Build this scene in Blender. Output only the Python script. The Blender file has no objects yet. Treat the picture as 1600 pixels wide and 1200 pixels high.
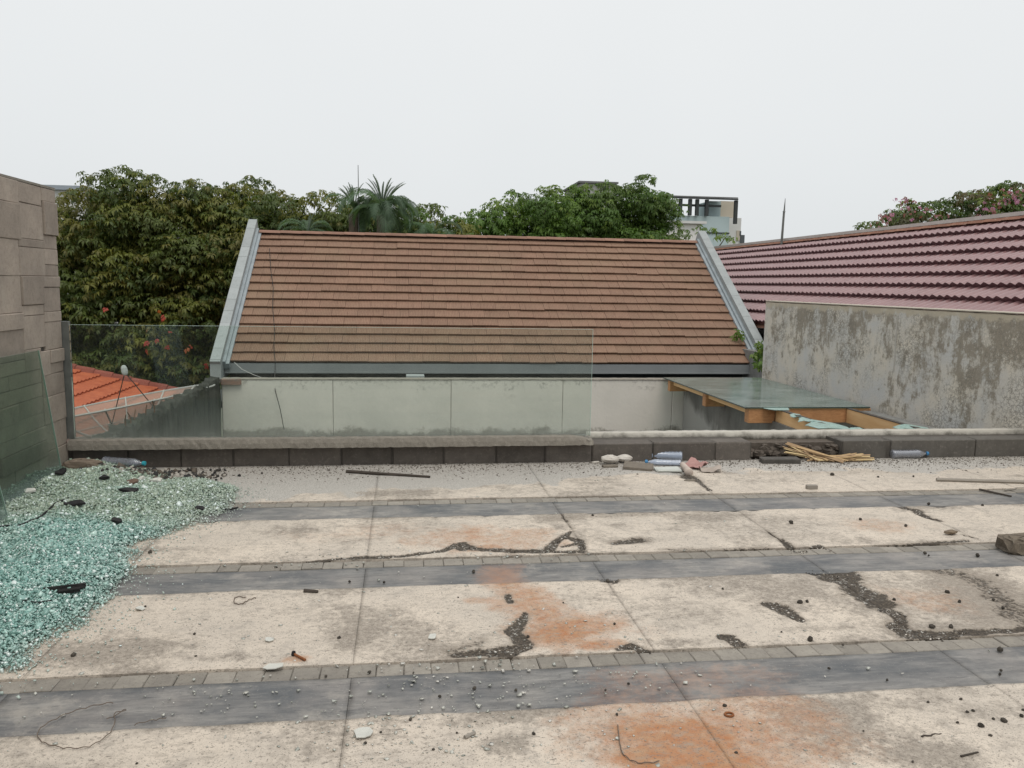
import bpy, math, random
import numpy as np
from mathutils import Vector, Matrix

# ------------------------------------------------------------------ camera, world, sun, exposure
sc = bpy.context.scene
COL = sc.collection
R = np.array([[0.99127, 0.0, 0.13165], [-0.13086, -0.12239, 0.98384], [0.01611, -0.99248, -0.12132]])   # rows: world x, y, z in (right, down, forward)
u, _, v = np.linalg.svd(R); R = u @ v
EYE = np.array([0.0, 0.0, 1.5]); FPX = 1280.0
cam_d = bpy.data.cameras.new('camera'); cam = bpy.data.objects.new('camera', cam_d); COL.objects.link(cam)
cam_d.sensor_width = 36.0; cam_d.lens = FPX / 1600 * 36.0
cam_d.clip_start = 0.05; cam_d.clip_end = 2000
mw = Matrix.Identity(4)
for r in range(3):
    mw[r][0] = R[r][0]; mw[r][1] = -R[r][1]; mw[r][2] = -R[r][2]; mw[r][3] = EYE[r]
cam.matrix_world = mw
sc.camera = cam

SUN_EL, SUN_AZ = 66.0, 170.0          # azimuth from +Y clockwise: high behind the camera
w = bpy.data.worlds.new('World'); sc.world = w; w.use_nodes = True
wn = w.node_tree; wn.nodes.clear()
sky = wn.nodes.new('ShaderNodeTexSky'); sky.sky_type = 'NISHITA'; sky.sun_disc = False
sky.sun_elevation = math.radians(SUN_EL); sky.sun_rotation = math.radians(SUN_AZ)
sky.air_density = 1.0; sky.dust_density = 4.0; sky.ozone_density = 1.0
hs = wn.nodes.new('ShaderNodeHueSaturation'); hs.inputs['Saturation'].default_value = 0.15
mx = wn.nodes.new('ShaderNodeMixRGB'); mx.inputs[0].default_value = 0.85
tcs = wn.nodes.new('ShaderNodeTexCoord'); sx = wn.nodes.new('ShaderNodeSeparateXYZ'); wn.links.new(tcs.outputs['Generated'], sx.inputs[0])
cn = wn.nodes.new('ShaderNodeTexNoise'); cn.inputs['Scale'].default_value = 1.7; cn.inputs['Detail'].default_value = 4; wn.links.new(tcs.outputs['Generated'], cn.inputs['Vector'])
cm = wn.nodes.new('ShaderNodeMath'); cm.operation = 'MULTIPLY_ADD'; wn.links.new(cn.outputs['Fac'], cm.inputs[0]); cm.inputs[1].default_value = .5; wn.links.new(sx.outputs[2], cm.inputs[2])
vr = wn.nodes.new('ShaderNodeValToRGB'); wn.links.new(cm.outputs[0], vr.inputs[0])      # overcast veil: a little brighter towards the zenith, faintly clouded
vr.color_ramp.elements[0].position = .15; vr.color_ramp.elements[0].color = (.795, .83, .845, 1); vr.color_ramp.elements[1].position = .85; vr.color_ramp.elements[1].color = (.965, .98, .985, 1)
vs_ = wn.nodes.new('ShaderNodeVectorMath'); vs_.operation = 'SCALE'; vs_.inputs['Scale'].default_value = 9.6; wn.links.new(vr.outputs[0], vs_.inputs[0]); wn.links.new(vs_.outputs[0], mx.inputs[2])
bg = wn.nodes.new('ShaderNodeBackground'); bg.inputs[1].default_value = 0.1
wo = wn.nodes.new('ShaderNodeOutputWorld')
wn.links.new(sky.outputs[0], hs.inputs['Color']); wn.links.new(hs.outputs[0], mx.inputs[1])
wn.links.new(mx.outputs[0], bg.inputs[0]); wn.links.new(bg.outputs[0], wo.inputs[0])
sl = bpy.data.lights.new('sun', 'SUN'); sl.energy = 1.1; sl.angle = math.radians(28); sl.color = (1.0, 0.94, 0.85)
so = bpy.data.objects.new('sun', sl); COL.objects.link(so)
az, el = math.radians(SUN_AZ), math.radians(SUN_EL)
sd = Vector((math.sin(az) * math.cos(el), math.cos(az) * math.cos(el), math.sin(el)))
so.rotation_euler = (-sd).to_track_quat('-Z', 'Y').to_euler()
sc.view_settings.view_transform = 'Standard'; sc.view_settings.look = 'None'
sc.view_settings.exposure = 0.08; sc.view_settings.gamma = 1.0
sc.view_settings.use_curve_mapping = False
try:
    sc.cycles.max_bounces = 8; sc.cycles.transparent_max_bounces = 16; sc.cycles.caustics_reflective = False; sc.cycles.caustics_refractive = False
except Exception: pass

# ------------------------------------------------------------------ measuring helpers
def ray(px, py): return R @ np.array([px - 800.0, py - 600.0, FPX])
def F(px, py, z=0.0):
    r = ray(px, py); p = EYE + r * ((z - EYE[2]) / r[2]); return (float(p[0]), float(p[1]))
def atY(px, py, y):
    r = ray(px, py); p = EYE + r * (y / r[1]); return (float(p[0]), float(p[1]), float(p[2]))

rng = np.random.default_rng(7); rnd = random.Random(11)

# ------------------------------------------------------------------ object helpers
def mesh_from(name, verts, faces, smooth=False):
    me = bpy.data.meshes.new(name)
    verts = np.asarray(verts, dtype=np.float32)
    if isinstance(faces, np.ndarray):
        k = faces.shape[1]; nf = len(faces)
        me.vertices.add(len(verts)); me.vertices.foreach_set('co', verts.ravel())
        me.loops.add(nf * k); me.loops.foreach_set('vertex_index', faces.astype(np.int32).ravel())
        me.polygons.add(nf); me.polygons.foreach_set('loop_start', np.arange(0, nf * k, k, dtype=np.int32))
        try: me.polygons.foreach_set('loop_total', np.full(nf, k, dtype=np.int32))
        except Exception: pass
        me.update(calc_edges=True); me.validate()
    else:
        me.from_pydata([tuple(map(float, q)) for q in verts], [], faces); me.update()
    if smooth:
        me.polygons.foreach_set('use_smooth', np.ones(len(me.polygons), dtype=bool))
    return me
def put(name, me, mat=None, parent=None, loc=None):
    if mat is not None and not me.materials: me.materials.append(mat)
    o = bpy.data.objects.new(name, me); COL.objects.link(o)
    if parent is not None: o.parent = parent
    if loc is not None: o.location = loc
    return o
def tag(o, label=None, cat=None, group=None, kind=None):
    if label: o['label'] = label
    if cat: o['category'] = cat
    if group: o['group'] = group
    if kind: o['kind'] = kind
    return o
def thing(name, label, cat, loc=(0, 0, 0), group=None):
    o = bpy.data.objects.new(name, None); COL.objects.link(o); o.location = loc; o.empty_display_size = 0.1
    return tag(o, label, cat, group)

class MB:
    """collects solids into one mesh"""
    def __init__(s): s.v = []; s.f = []
    def add(s, v, f):
        b = len(s.v); s.v += [tuple(q) for q in v]; s.f += [tuple(i + b for i in q) for q in f]; return s
    def box(s, x0, x1, y0, y1, z0, z1):
        return s.add([(x0, y0, z0), (x1, y0, z0), (x1, y1, z0), (x0, y1, z0), (x0, y0, z1), (x1, y0, z1), (x1, y1, z1), (x0, y1, z1)],
                     [(0, 3, 2, 1), (4, 5, 6, 7), (0, 1, 5, 4), (1, 2, 6, 5), (2, 3, 7, 6), (3, 0, 4, 7)])
    def bbox(s, x0, x1, y0, y1, z0, z1, b=0.006):
        """box with chamfered edges"""
        b = min(b, (x1 - x0) * .3, (y1 - y0) * .3, (z1 - z0) * .3)
        V = []
        for sx in (0, 1):
            for sy in (0, 1):
                for sz in (0, 1):
                    X, Y, Z = (x0, x1)[sx], (y0, y1)[sy], (z0, z1)[sz]
                    dx, dy, dz = (b, -b)[sx], (b, -b)[sy], (b, -b)[sz]
                    V += [(X, Y + dy, Z + dz), (X + dx, Y, Z + dz), (X + dx, Y + dy, Z)]
        i = lambda a, c, d, k: (a * 4 + c * 2 + d) * 3 + k
        Fc = []
        for a in (0, 1):
            q = [i(a, 0, 0, 0), i(a, 1, 0, 0), i(a, 1, 1, 0), i(a, 0, 1, 0)]; Fc.append(q if a else q[::-1])
            q = [i(0, a, 0, 1), i(1, a, 0, 1), i(1, a, 1, 1), i(0, a, 1, 1)]; Fc.append(q[::-1] if a else q)
            q = [i(0, 0, a, 2), i(1, 0, a, 2), i(1, 1, a, 2), i(0, 1, a, 2)]; Fc.append(q if a else q[::-1])
        for a in (0, 1):
            for c in (0, 1):
                Fc.append([i(a, c, 0, 0), i(a, c, 1, 0), i(a, c, 1, 1), i(a, c, 0, 1)])
                Fc.append([i(a, 0, c, 0), i(a, 1, c, 0), i(a, 1, c, 2), i(a, 0, c, 2)])
                Fc.append([i(0, a, c, 1), i(1, a, c, 1), i(1, a, c, 2), i(0, a, c, 2)])
        for a in (0, 1):
            for c in (0, 1):
                for d in (0, 1): Fc.append([i(a, c, d, 0), i(a, c, d, 1), i(a, c, d, 2)])
        return s.add(V, Fc)
    def bar(s, p, q, w, h=None, up=(0, 0, 1)):
        p, q = Vector(p), Vector(q); d = (q - p).normalized(); h = w if h is None else h
        a = d.cross(Vector(up));
        if a.length < 1e-4: a = d.cross(Vector((1, 0, 0)))
        a.normalize(); c = a.cross(d)
        V = []
        for e in (p, q):
            for sa, sc_ in ((-1, -1), (1, -1), (1, 1), (-1, 1)): V.append(e + a * sa * w / 2 + c * sc_ * h / 2)
        return s.add(V, [(0, 1, 2, 3), (7, 6, 5, 4), (0, 4, 5, 1), (1, 5, 6, 2), (2, 6, 7, 3), (3, 7, 4, 0)])
    def tube(s, pts, r, n=8, cap=True):
        pts = [Vector(p) for p in pts]; rs = r if hasattr(r, '__len__') else [r] * len(pts)
        V = []; Fc = []; prev = None
        for k, p in enumerate(pts):
            d = (pts[min(k + 1, len(pts) - 1)] - pts[max(k - 1, 0)]).normalized()
            if prev is None:
                a = d.cross(Vector((0, 0, 1)))
                if a.length < 1e-3: a = d.cross(Vector((1, 0, 0)))
            else: a = prev - d * prev.dot(d)
            a.normalize(); prev = a; c = d.cross(a)
            for j in range(n):
                t = 2 * math.pi * j / n; V.append(p + (a * math.cos(t) + c * math.sin(t)) * rs[k])
        for k in range(len(pts) - 1):
            for j in range(n):
                Fc.append((k * n + j, k * n + (j + 1) % n, (k + 1) * n + (j + 1) % n, (k + 1) * n + j))
        if cap: Fc.append(tuple(range(n))[::-1]); Fc.append(tuple((len(pts) - 1) * n + j for j in range(n)))
        return s.add(V, Fc)
    def lathe(s, prof, axis_p, axis_d, n=14, squash=None):
        axis_p, d = Vector(axis_p), Vector(axis_d).normalized()
        a = d.cross(Vector((0, 0, 1)));
        if a.length < 1e-3: a = Vector((1, 0, 0))
        a.normalize(); c = a.cross(d)
        V = []; Fc = []
        for (t, r) in prof:
            for j in range(n):
                g = 2 * math.pi * j / n; V.append(axis_p + d * t + a * r * math.cos(g) + c * r * math.sin(g) * (squash or 1))
        for k in range(len(prof) - 1):
            for j in range(n): Fc.append((k * n + j, k * n + (j + 1) % n, (k + 1) * n + (j + 1) % n, (k + 1) * n + j))
        Fc.append(tuple(range(n))[::-1]); Fc.append(tuple((len(prof) - 1) * n + j for j in range(n)))
        return s.add(V, Fc)
    def jitter(s, a, seed=0):
        q = random.Random(seed); s.v = [(x + q.uniform(-a, a), y + q.uniform(-a, a), z + q.uniform(-a, a)) for x, y, z in s.v]; return s
    def build(s, name, mat, parent=None, smooth=False, loc=None):
        return put(name, mesh_from(name, s.v, s.f, smooth), mat, parent, loc)

def copy_of(o, parent=None, loc=None):
    c = o.copy(); COL.objects.link(c)
    if parent is not None: c.parent = parent
    if loc is not None: c.location = loc
    return c

# ------------------------------------------------------------------ noise
_T = np.random.default_rng(3).random((256, 256))
def vnoise(x, y):
    xi = np.floor(x).astype(int); yi = np.floor(y).astype(int); fx = x - xi; fy = y - yi
    fx = fx * fx * (3 - 2 * fx); fy = fy * fy * (3 - 2 * fy)
    g = lambda a, b: _T[a & 255, b & 255]
    return (g(xi, yi) * (1 - fx) + g(xi + 1, yi) * fx) * (1 - fy) + (g(xi, yi + 1) * (1 - fx) + g(xi + 1, yi + 1) * fx) * fy
def fbm(x, y, s=1.0, o=4, seed=0):
    x = np.asarray(x, float) * s + seed * 17.3; y = np.asarray(y, float) * s + seed * 9.1
    a = 0.5; t = 0; n = 0
    for k in range(o):
        t = t + a * vnoise(x, y); n += a; a *= .5; x = x * 2.03 + 5.2; y = y * 2.03 + 1.7
    return t / n
def sstep(a, b, x): t = np.clip((x - a) / (b - a), 0, 1); return t * t * (3 - 2 * t)

# ------------------------------------------------------------------ materials
class NT:
    def __init__(s, name):
        s.m = bpy.data.materials.new(name); s.m.use_nodes = True; s.t = s.m.node_tree
        s.b = s.t.nodes['Principled BSDF']; s.out = s.t.nodes['Material Output']
        s._pos = None
    def n(s, kind, **kw):
        k = s.t.nodes.new(kind)
        for a, b in kw.items(): setattr(k, a, b)
        return k
    def L(s, a, b): s.t.links.new(a, b)
    def set(s, inp, val):
        if hasattr(val, 'is_output') or isinstance(val, bpy.types.NodeSocket): s.L(val, inp)
        else: inp.default_value = val
    @property
    def pos(s):
        if s._pos is None: s._pos = s.n('ShaderNodeNewGeometry').outputs['Position']
        return s._pos
    def obj(s): return s.n('ShaderNodeTexCoord').outputs['Object']
    def rand(s): return s.n('ShaderNodeObjectInfo').outputs['Random']
    def scale(s, vec, sc_):
        k = s.n('ShaderNodeVectorMath', operation='MULTIPLY'); s.L(vec, k.inputs[0]); k.inputs[1].default_value = sc_; return k.outputs[0]
    def noise(s, scale, detail=5, rough=.6, vec=None, dist=0.0):
        k = s.n('ShaderNodeTexNoise'); s.L(vec if vec is not None else s.pos, k.inputs['Vector'])
        k.inputs['Scale'].default_value = scale; k.inputs['Detail'].default_value = detail; k.inputs['Roughness'].default_value = rough
        k.inputs['Distortion'].default_value = dist; return k.outputs['Fac']
    def voro(s, scale, vec=None, feature='F1', out='Distance'):
        k = s.n('ShaderNodeTexVoronoi', feature=feature); s.L(vec if vec is not None else s.pos, k.inputs['Vector']); k.inputs['Scale'].default_value = scale
        return k.outputs[out]
    def ramp(s, fac, *stops):
        k = s.n('ShaderNodeValToRGB'); s.L(fac, k.inputs[0]); e = k.color_ramp.elements
        while len(e) < len(stops): e.new(0.5)
        for q, (p, c) in zip(e, stops): q.position = p; q.color = (c, c, c, 1) if not hasattr(c, '__len__') else (*c, 1)
        return k.outputs[0]
    def mix(s, fac, a, b, mode='MIX'):
        k = s.n('ShaderNodeMixRGB', blend_type=mode)
        s.set(k.inputs[0], fac)
        for i, q in ((1, a), (2, b)): s.set(k.inputs[i], (*q, 1) if isinstance(q, tuple) and len(q) == 3 else q)
        return k.outputs[0]
    def math(s, op, a, b=0.5, c=None, clamp=False):
        k = s.n('ShaderNodeMath', operation=op, use_clamp=clamp); s.set(k.inputs[0], a); s.set(k.inputs[1], b)
        if c is not None: s.set(k.inputs[2], c)
        return k.outputs[0]
    def attr(s, name, out='Fac'): k = s.n('ShaderNodeAttribute', attribute_name=name); return k.outputs[out]
    def xyz(s, i, vec=None): k = s.n('ShaderNodeSeparateXYZ'); s.L(vec if vec is not None else s.pos, k.inputs[0]); return k.outputs[i]
    def bump(s, h, strength=.3, dist=.01):
        k = s.n('ShaderNodeBump'); s.L(h, k.inputs['Height']); k.inputs['Strength'].default_value = strength; k.inputs['Distance'].default_value = dist
        s.L(k.outputs[0], s.b.inputs['Normal'])
    def fin(s, col, rough=.8, spec=.3, metal=0.0):
        s.set(s.b.inputs['Base Color'], (*col, 1) if isinstance(col, tuple) and len(col) == 3 else col)
        s.set(s.b.inputs['Roughness'], rough); s.b.inputs['Specular IOR Level'].default_value = spec; s.b.inputs['Metallic'].default_value = metal
        return s.m

def mottled(name, c1, c2, scale=6, rough=.85, spec=.25, bump=.25, var=0.0, stretch=None, c3=None, metal=0.0):
    t = NT(name); vec = t.scale(t.pos, stretch) if stretch else None
    f = t.ramp(t.noise(scale, 6, .65, vec), (.32, 0.0), (.68, 1.0)); col = t.mix(f, c1, c2)
    if c3: col = t.mix(t.ramp(t.noise(scale * 4.3, 5, .7, vec), (.55, 0.0), (.72, 1.0)), col, c3)
    if var:
        k = t.math('MULTIPLY_ADD', t.rand(), 2 * var, 1 - var)
        col = t.mix(1.0, col, k, 'MULTIPLY')
    if bump: t.bump(t.noise(scale * 9, 5, .65, vec), bump, .006)
    return t.fin(col, rough, spec, metal)

# floor slabs
def make_slab_mat():
    t = NT('pale_screed')
    fine = t.noise(95, 5, .7); mid = t.noise(11, 7, .68); big = t.noise(1.6, 5, .6)
    col = t.mix(t.ramp(big, (.35, 0.0), (.65, 1.0)), (.65, .57, .478), (.54, .48, .41))
    col = t.mix(t.ramp(mid, (.5, 0.0), (.72, .8)), col, (.40, .36, .315))
    d = t.math('ADD', t.attr('dirt'), t.math('MULTIPLY', t.math('SUBTRACT', mid, .5), 1.5))
    dd = t.math('ADD', d, t.math('MULTIPLY', t.math('SUBTRACT', t.noise(38, 6, .75), .5), 2.6))
    col = t.mix(t.math('MULTIPLY', t.ramp(dd, (.25, 0.0), (1.05, 1.0)), t.ramp(t.attr('dirt'), (.02, 0.0), (.35, .8))), col, t.mix(t.ramp(t.noise(55, 5, .75), (.38, 0.0), (.62, 1.0)), (.17, .145, .12), (.37, .325, .275)))
    r = t.math('ADD', t.attr('rust'), t.math('MULTIPLY', t.math('SUBTRACT', t.noise(17, 10, .86), .5), 2.6))
    rm = t.math('MULTIPLY', t.ramp(r, (.0, 0.0), (1.0, .95)), t.ramp(t.attr('rust'), (.02, 0.0), (.25, 1.0)))
    col = t.mix(rm, col, t.mix(t.ramp(t.noise(18, 4), (.35, 0.0), (.7, 1.0)), (.40, .165, .065), (.43, .26, .15)))
    sc1 = t.math('MULTIPLY', t.ramp(t.noise(34, 7, .8, t.scale(t.pos, (.55, 1.0, 1.0))), (.50, 0.0), (.64, .85)), t.ramp(t.noise(2.6, 5, .65), (.40, .12), (.60, .95)))
    col = t.mix(sc1, col, (.315, .275, .23))
    # fine black specks and scuffs
    col = t.mix(t.ramp(t.noise(60, 4, .6, t.scale(t.pos, (.6, 1.0, 1.0))), (.60, 0.0), (.70, .8)), col, (.20, .175, .15))
    col = t.mix(t.ramp(t.noise(120, 3, .6), (.60, 0.0), (.66, .75)), col, (.15, .13, .11)); col = t.mix(t.ramp(t.noise(230, 2, .5), (.62, 0.0), (.70, .8)), col, (.14, .12, .10))
    h = t.math('ADD', t.attr('hole'), t.math('MULTIPLY', t.math('SUBTRACT', t.noise(40, 8, .82), .5), 1.35))
    halo = t.math('MULTIPLY', t.ramp(t.math('ADD', t.attr('hole'), t.math('MULTIPLY', t.math('SUBTRACT', t.noise(9, 8, .8), .5), 1.1)), (.12, 0.0), (.60, .75)), t.ramp(t.attr('hole'), (.0, 0.0), (.1, 1.0)))
    col = t.mix(halo, col, t.mix(fine, (.16, .13, .10), (.40, .345, .285)))
    hm = t.ramp(h, (.44, 0.0), (.56, .97))
    hm = t.math('MULTIPLY', hm, t.ramp(t.attr('hole'), (.03, 0.0), (.12, 1.0)))
    chips = t.ramp(t.math('ADD', t.math('MULTIPLY', t.noise(75, 3, .6), .6), t.math('MULTIPLY', t.noise(24, 4, .7), .4)), (.55, 0.0), (.60, 1.0))
    cc = t.mix(t.math('MULTIPLY', chips, t.ramp(t.noise(7, 3), (.42, 0.0), (.55, .9))), t.mix(t.ramp(t.noise(85, 3), (.35, 0.0), (.7, 1.0)), (.022, .018, .014), (.115, .092, .068)), (.50, .48, .44))
    col = t.mix(hm, col, cc)
    g = t.math('ADD', t.attr('grit'), t.math('MULTIPLY', t.math('SUBTRACT', fine, .5), 1.2))
    gm = t.math('MULTIPLY', t.ramp(g, (.42, 0.0), (.6, 1.0)), t.ramp(t.attr('grit'), (.03, 0.0), (.2, 1.0)))
    col = t.mix(gm, col, t.mix(t.ramp(t.noise(130, 4, .7), (.36, 0.0), (.64, 1.0)), (.25, .23, .205), (.57, .545, .505)))
    hh = t.math('ADD', t.math('MULTIPLY', fine, .5), t.math('ADD', t.math('MULTIPLY', hm, -1.6), t.math('MULTIPLY', t.noise(230, 3), .35)))
    t.bump(hh, .35, .006)
    return t.fin(col, t.ramp(mid, (.3, .62), (.7, .85)), .3)
SLAB = make_slab_mat()
def make_strip_mat():
    t = NT('slate_strip')
    vs = t.scale(t.pos, (.22, 1.0, 1.0))
    s1 = t.noise(16, 7, .7, vs, .5); s2 = t.noise(3.2, 5, .6, t.scale(t.pos, (.5, 1, 1)))
    col = t.mix(t.ramp(s1, (.36, 0.0), (.66, 1.0)), (.135, .133, .132), (.285, .275, .26))
    col = t.mix(t.ramp(s2, (.42, 0.0), (.62, .85)), col, (.088, .096, .105))
    col = t.mix(t.ramp(t.noise(2.3, 4), (.48, 0.0), (.72, .55)), col, (.32, .29, .265))
    col = t.mix(t.ramp(t.noise(40, 6, .75, t.scale(t.pos, (.16, 1.0, 1.0)), .3), (.50, 0.0), (.70, .32)), col, (.36, .34, .315))
    col = t.mix(t.ramp(t.noise(55, 6, .75, t.scale(t.pos, (.2, 1.0, 1.0)), .3), (.52, 0.0), (.68, .6)), col, (.075, .078, .082))
    col = t.mix(t.math('MULTIPLY', t.ramp(t.noise(5, 7, .75), (.50, 0.0), (.66, .55)), t.ramp(t.noise(1.3, 3), (.4, .2), (.6, 1.0))), col, (.42, .385, .34))
    r = t.math('ADD', t.attr('rust'), t.math('MULTIPLY', t.math('SUBTRACT', t.noise(20, 8, .8), .5), 1.6))
    col = t.mix(t.math('MULTIPLY', t.ramp(r, (.15, 0.0), (1, .8)), t.ramp(t.attr('rust'), (.02, 0.0), (.25, 1.0))), col, (.34, .18, .11))
    col = t.mix(t.ramp(t.noise(150, 3, .6), (.64, 0.0), (.74, .7)), col, (.42, .40, .37))
    t.bump(t.noise(120, 4, .7, t.scale(t.pos, (.4, 1, 1))), .3, .003)
    return t.fin(col, .62, .35)
STRIP = make_strip_mat()
PAVER = mottled('paver_concrete', (.315, .29, .25), (.235, .215, .19), 14, bump=.5, var=.14, c3=(.17, .15, .13))
BED = mottled('dark_bed', (.13, .115, .098), (.20, .18, .155), 30, bump=.6)
DARKBLOCK = mottled('dark_block', (.105, .093, .082), (.15, .132, .115), 9, bump=.5, var=.2, c3=(.20, .175, .15))
GREYBLOCK = mottled('grey_block', (.15, .14, .125), (.105, .097, .087), 7, bump=.4, var=.15, c3=(.20, .185, .165))
MORTAR = mottled('dark_mortar', (.075, .068, .06), (.12, .108, .095), 20, bump=.4)
CEMENT = mottled('rough_cement', (.30, .275, .235), (.22, .20, .17), 22, bump=.8, c3=(.40, .375, .33))
RUBBLE = mottled('dark_rubble', (.085, .070, .058), (.14, .118, .098), 25, bump=.7)
GREYPLASTER = mottled('grey_plaster', (.25, .25, .24), (.16, .16, .15), 3, bump=.3, c3=(.33, .33, .315))

# ------------------------------------------------------------------ the floor
def poly_mask(x, y, pts, soft=.5, warp=.9, seed=0):
    soft = .85
    """pts: (x, y, half width); 1 inside a wobbly band around the polyline"""
    best = np.full(x.shape, 9.0)
    P = pts if len(pts) > 1 else [pts[0], (pts[0][0] + .001, pts[0][1], pts[0][2])]
    for (ax, ay, aw), (bx, by, bw) in zip(P[:-1], P[1:]):
        dx, dy = bx - ax, by - ay; t = np.clip(((x - ax) * dx + (y - ay) * dy) / (dx * dx + dy * dy + 1e-9), 0, 1)
        d = np.hypot(x - ax - t * dx, y - ay - t * dy) / (aw + (bw - aw) * t); best = np.minimum(best, d)
    best = best + (fbm(x, y, 13, 4, seed) - .5) * 2 * warp
    return np.clip(1.06 - .60 * best, 0, 1)
def blob(x, y, c, rx, ry, warp=.5, seed=0):
    d = np.hypot((x - c[0]) / rx, (y - c[1]) / ry) + (fbm(x, y, 5, 4, seed) - .5) * 2 * warp
    return 1 - sstep(0.2, 1.15, d)
def PL(*q): return [(*F(a, b), c) for a, b, c in q]
HOLES = [PL((430, 886, .012), (530, 874, .02), (630, 870, .02), (690, 862, .022), (722, 850, .03), (740, 858, .03), (800, 862, .03), (860, 862, .028), (885, 864, .022), (910, 863, .03)),
         PL((722, 858, .03), (718, 852, .035)), PL((858, 860, .03), (868, 848, .024), (884, 838, .02), (892, 832, .012)), PL((884, 840, .02), (904, 846, .028), (910, 858, .03)), PL((880, 855, .014), (896, 851, .018)),
         PL((822, 960, .018), (815, 975, .03), (800, 988, .035), (815, 1005, .03), (826, 1012, .03), (795, 1020, .045), (750, 1022, .04), (712, 1026, .02)),
         PL((793, 932, .02), (797, 942, .02)), PL((970, 1014, .03), (990, 1012, .042), (1005, 1018, .025)),
         PL((1285, 898, .06), (1315, 902, .09)), PL((1320, 905, .07), (1345, 930, .09), (1378, 945, .085)), PL((1378, 955, .03), (1400, 962, .045), (1408, 970, .04), (1400, 985, .04)),
         PL((1395, 980, .05), (1420, 992, .06), (1450, 994, .045), (1500, 990, .035), (1560, 988, .03), (1640, 984, .03)),
         PL((1196, 944, .03), (1215, 950, .045), (1232, 958, .04), (1250, 970, .02)), PL((1138, 1000, .018), (1150, 1009, .035), (1165, 1009, .02)), PL((1128, 997, .02), (1146, 996, .014)),
         PL((1408, 793, .03), (1428, 798, .05)), PL((1432, 802, .03), (1452, 810, .03), (1470, 815, .03)), PL((1220, 845, .025), (1232, 855, .03), (1243, 862, .02)),
         PL((1255, 862, .02), (1280, 856, .03), (1300, 862, .02)), PL((1055, 738, .05), (1080, 748, .06), (1090, 752, .03), (1110, 768, .015)),
         PL((945, 908, .03), (957, 909, .03)), PL((1140, 1005, .015), (1152, 1003, .015)), PL((1290, 904, .05), (1320, 912, .05))]
CRACKS = [PL((875, 800, .012), (895, 828, .012)), PL((1200, 832, .01), (1222, 846, .012)), PL((1500, 836, .012), (1526, 842, .012)), PL((1000, 845, .05), (960, 850, .035))]
DIRT = [((130, 1020), .30, .16, 1), ((215, 1012), .25, .10, .8), ((60, 1000), .2, .1, .5), ((380, 1028), .12, .06, .8), ((250, 1008), .1, .06, .6), ((270, 860), .25, .08, .5), ((450, 830), .28, .13, .6), ((320, 862), .2, .1, .4),
        ((800, 1110), .16, .10, .9), ((790, 1165), .12, .1, 1.0), ((740, 1125), .14, .06, .6), ((560, 985), .35, .2, .42), ((700, 1000), .3, .2, .42), ((690, 1015), .12, .05, .8),
        ((870, 808), .25, .14, .6), ((960, 822), .12, .08, .8), ((1000, 845), .16, .09, .9), ((958, 848), .09, .05, .9), ((1060, 828), .16, .15, .75), ((1110, 810), .3, .12, .7), ((980, 803), .35, .07, .6), ((1200, 812), .25, .1, .5),
        ((1050, 960), .35, .25, .5), ((1250, 930), .3, .2, .42), ((1150, 920), .3, .2, .3), ((1060, 1005), .2, .05, .7), ((1520, 908), .32, .2, 1.0), ((1560, 940), .34, .2, 1.1), ((1590, 970), .3, .22, 1.1), ((1440, 985), .3, .07, .8), ((1480, 895), .18, .1, .9),
        ((1300, 950), .4, .1, .4), ((1300, 982), .35, .04, .6), ((900, 1150), .3, .2, .35), ((1330, 1110), .35, .12, .6), ((1290, 1150), .35, .2, .5), ((1400, 1100), .35, .1, .55), ((1500, 1110), .3, .1, .5), ((1430, 1180), .15, .08, .6), ((1480, 1185), .2, .1, .4),
        ((450, 870), .3, .05, .4), ((620, 772), .4, .12, .7), ((600, 800), .3, .12, .4), ((1330, 845), .3, .08, .6), ((1280, 840), .3, .12, .5), ((1500, 830), .3, .1, .4), ((1140, 740), .1, .06, .6), ((1430, 755), .2, .05, .4), ((1590, 745), .25, .08, .7),
        ((930, 1130), .25, .1, .35), ((640, 1160), .3, .1, .2), ((900, 900 + 40), .3, .15, .5), ((500, 960), .4, .12, .3), ((830, 1000), .12, .1, .5), ((340, 1030), .14, .06, .6)]
RUSTS = [((880, 985), .26, .24, .95), ((905, 992), .12, .10, 1.1), ((862, 990), .08, .06, 1.1), ((845, 960), .22, .28, .75), ((820, 930), .20, .24, .7), ((790, 898), .22, .26, .8), ((935, 1010), .16, .06, .85), ((755, 940), .16, .07, .55), ((800, 945), .2, .15, .55),
         ((740, 845), .6, .26, .42), ((735, 832), .18, .24, .8), ((800, 835), .30, .16, .42), ((750, 858), .22, .08, .75), ((880, 850), .12, .1, .5), ((600, 835), .6, .22, .20), ((490, 840), .35, .15, .14), ((1075, 1168), .34, .24, 1.05), ((1105, 1192), .36, .24, 1.1), ((1140, 1150), .36, .30, .7), ((1190, 1110), .30, .22, .48), ((1230, 1170), .40, .28, .42),
         ((990, 1115), .34, .26, .42), ((1180, 1085), .3, .12, .5), ((1380, 825), .34, .24, .35), ((1450, 940), .3, .25, .28), ((467, 1032), .07, .04, .7), ((1080, 1060), .45, .18, .42), ((960, 1160), .4, .3, .25), ((940, 985), .3, .3, .25)]
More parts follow.
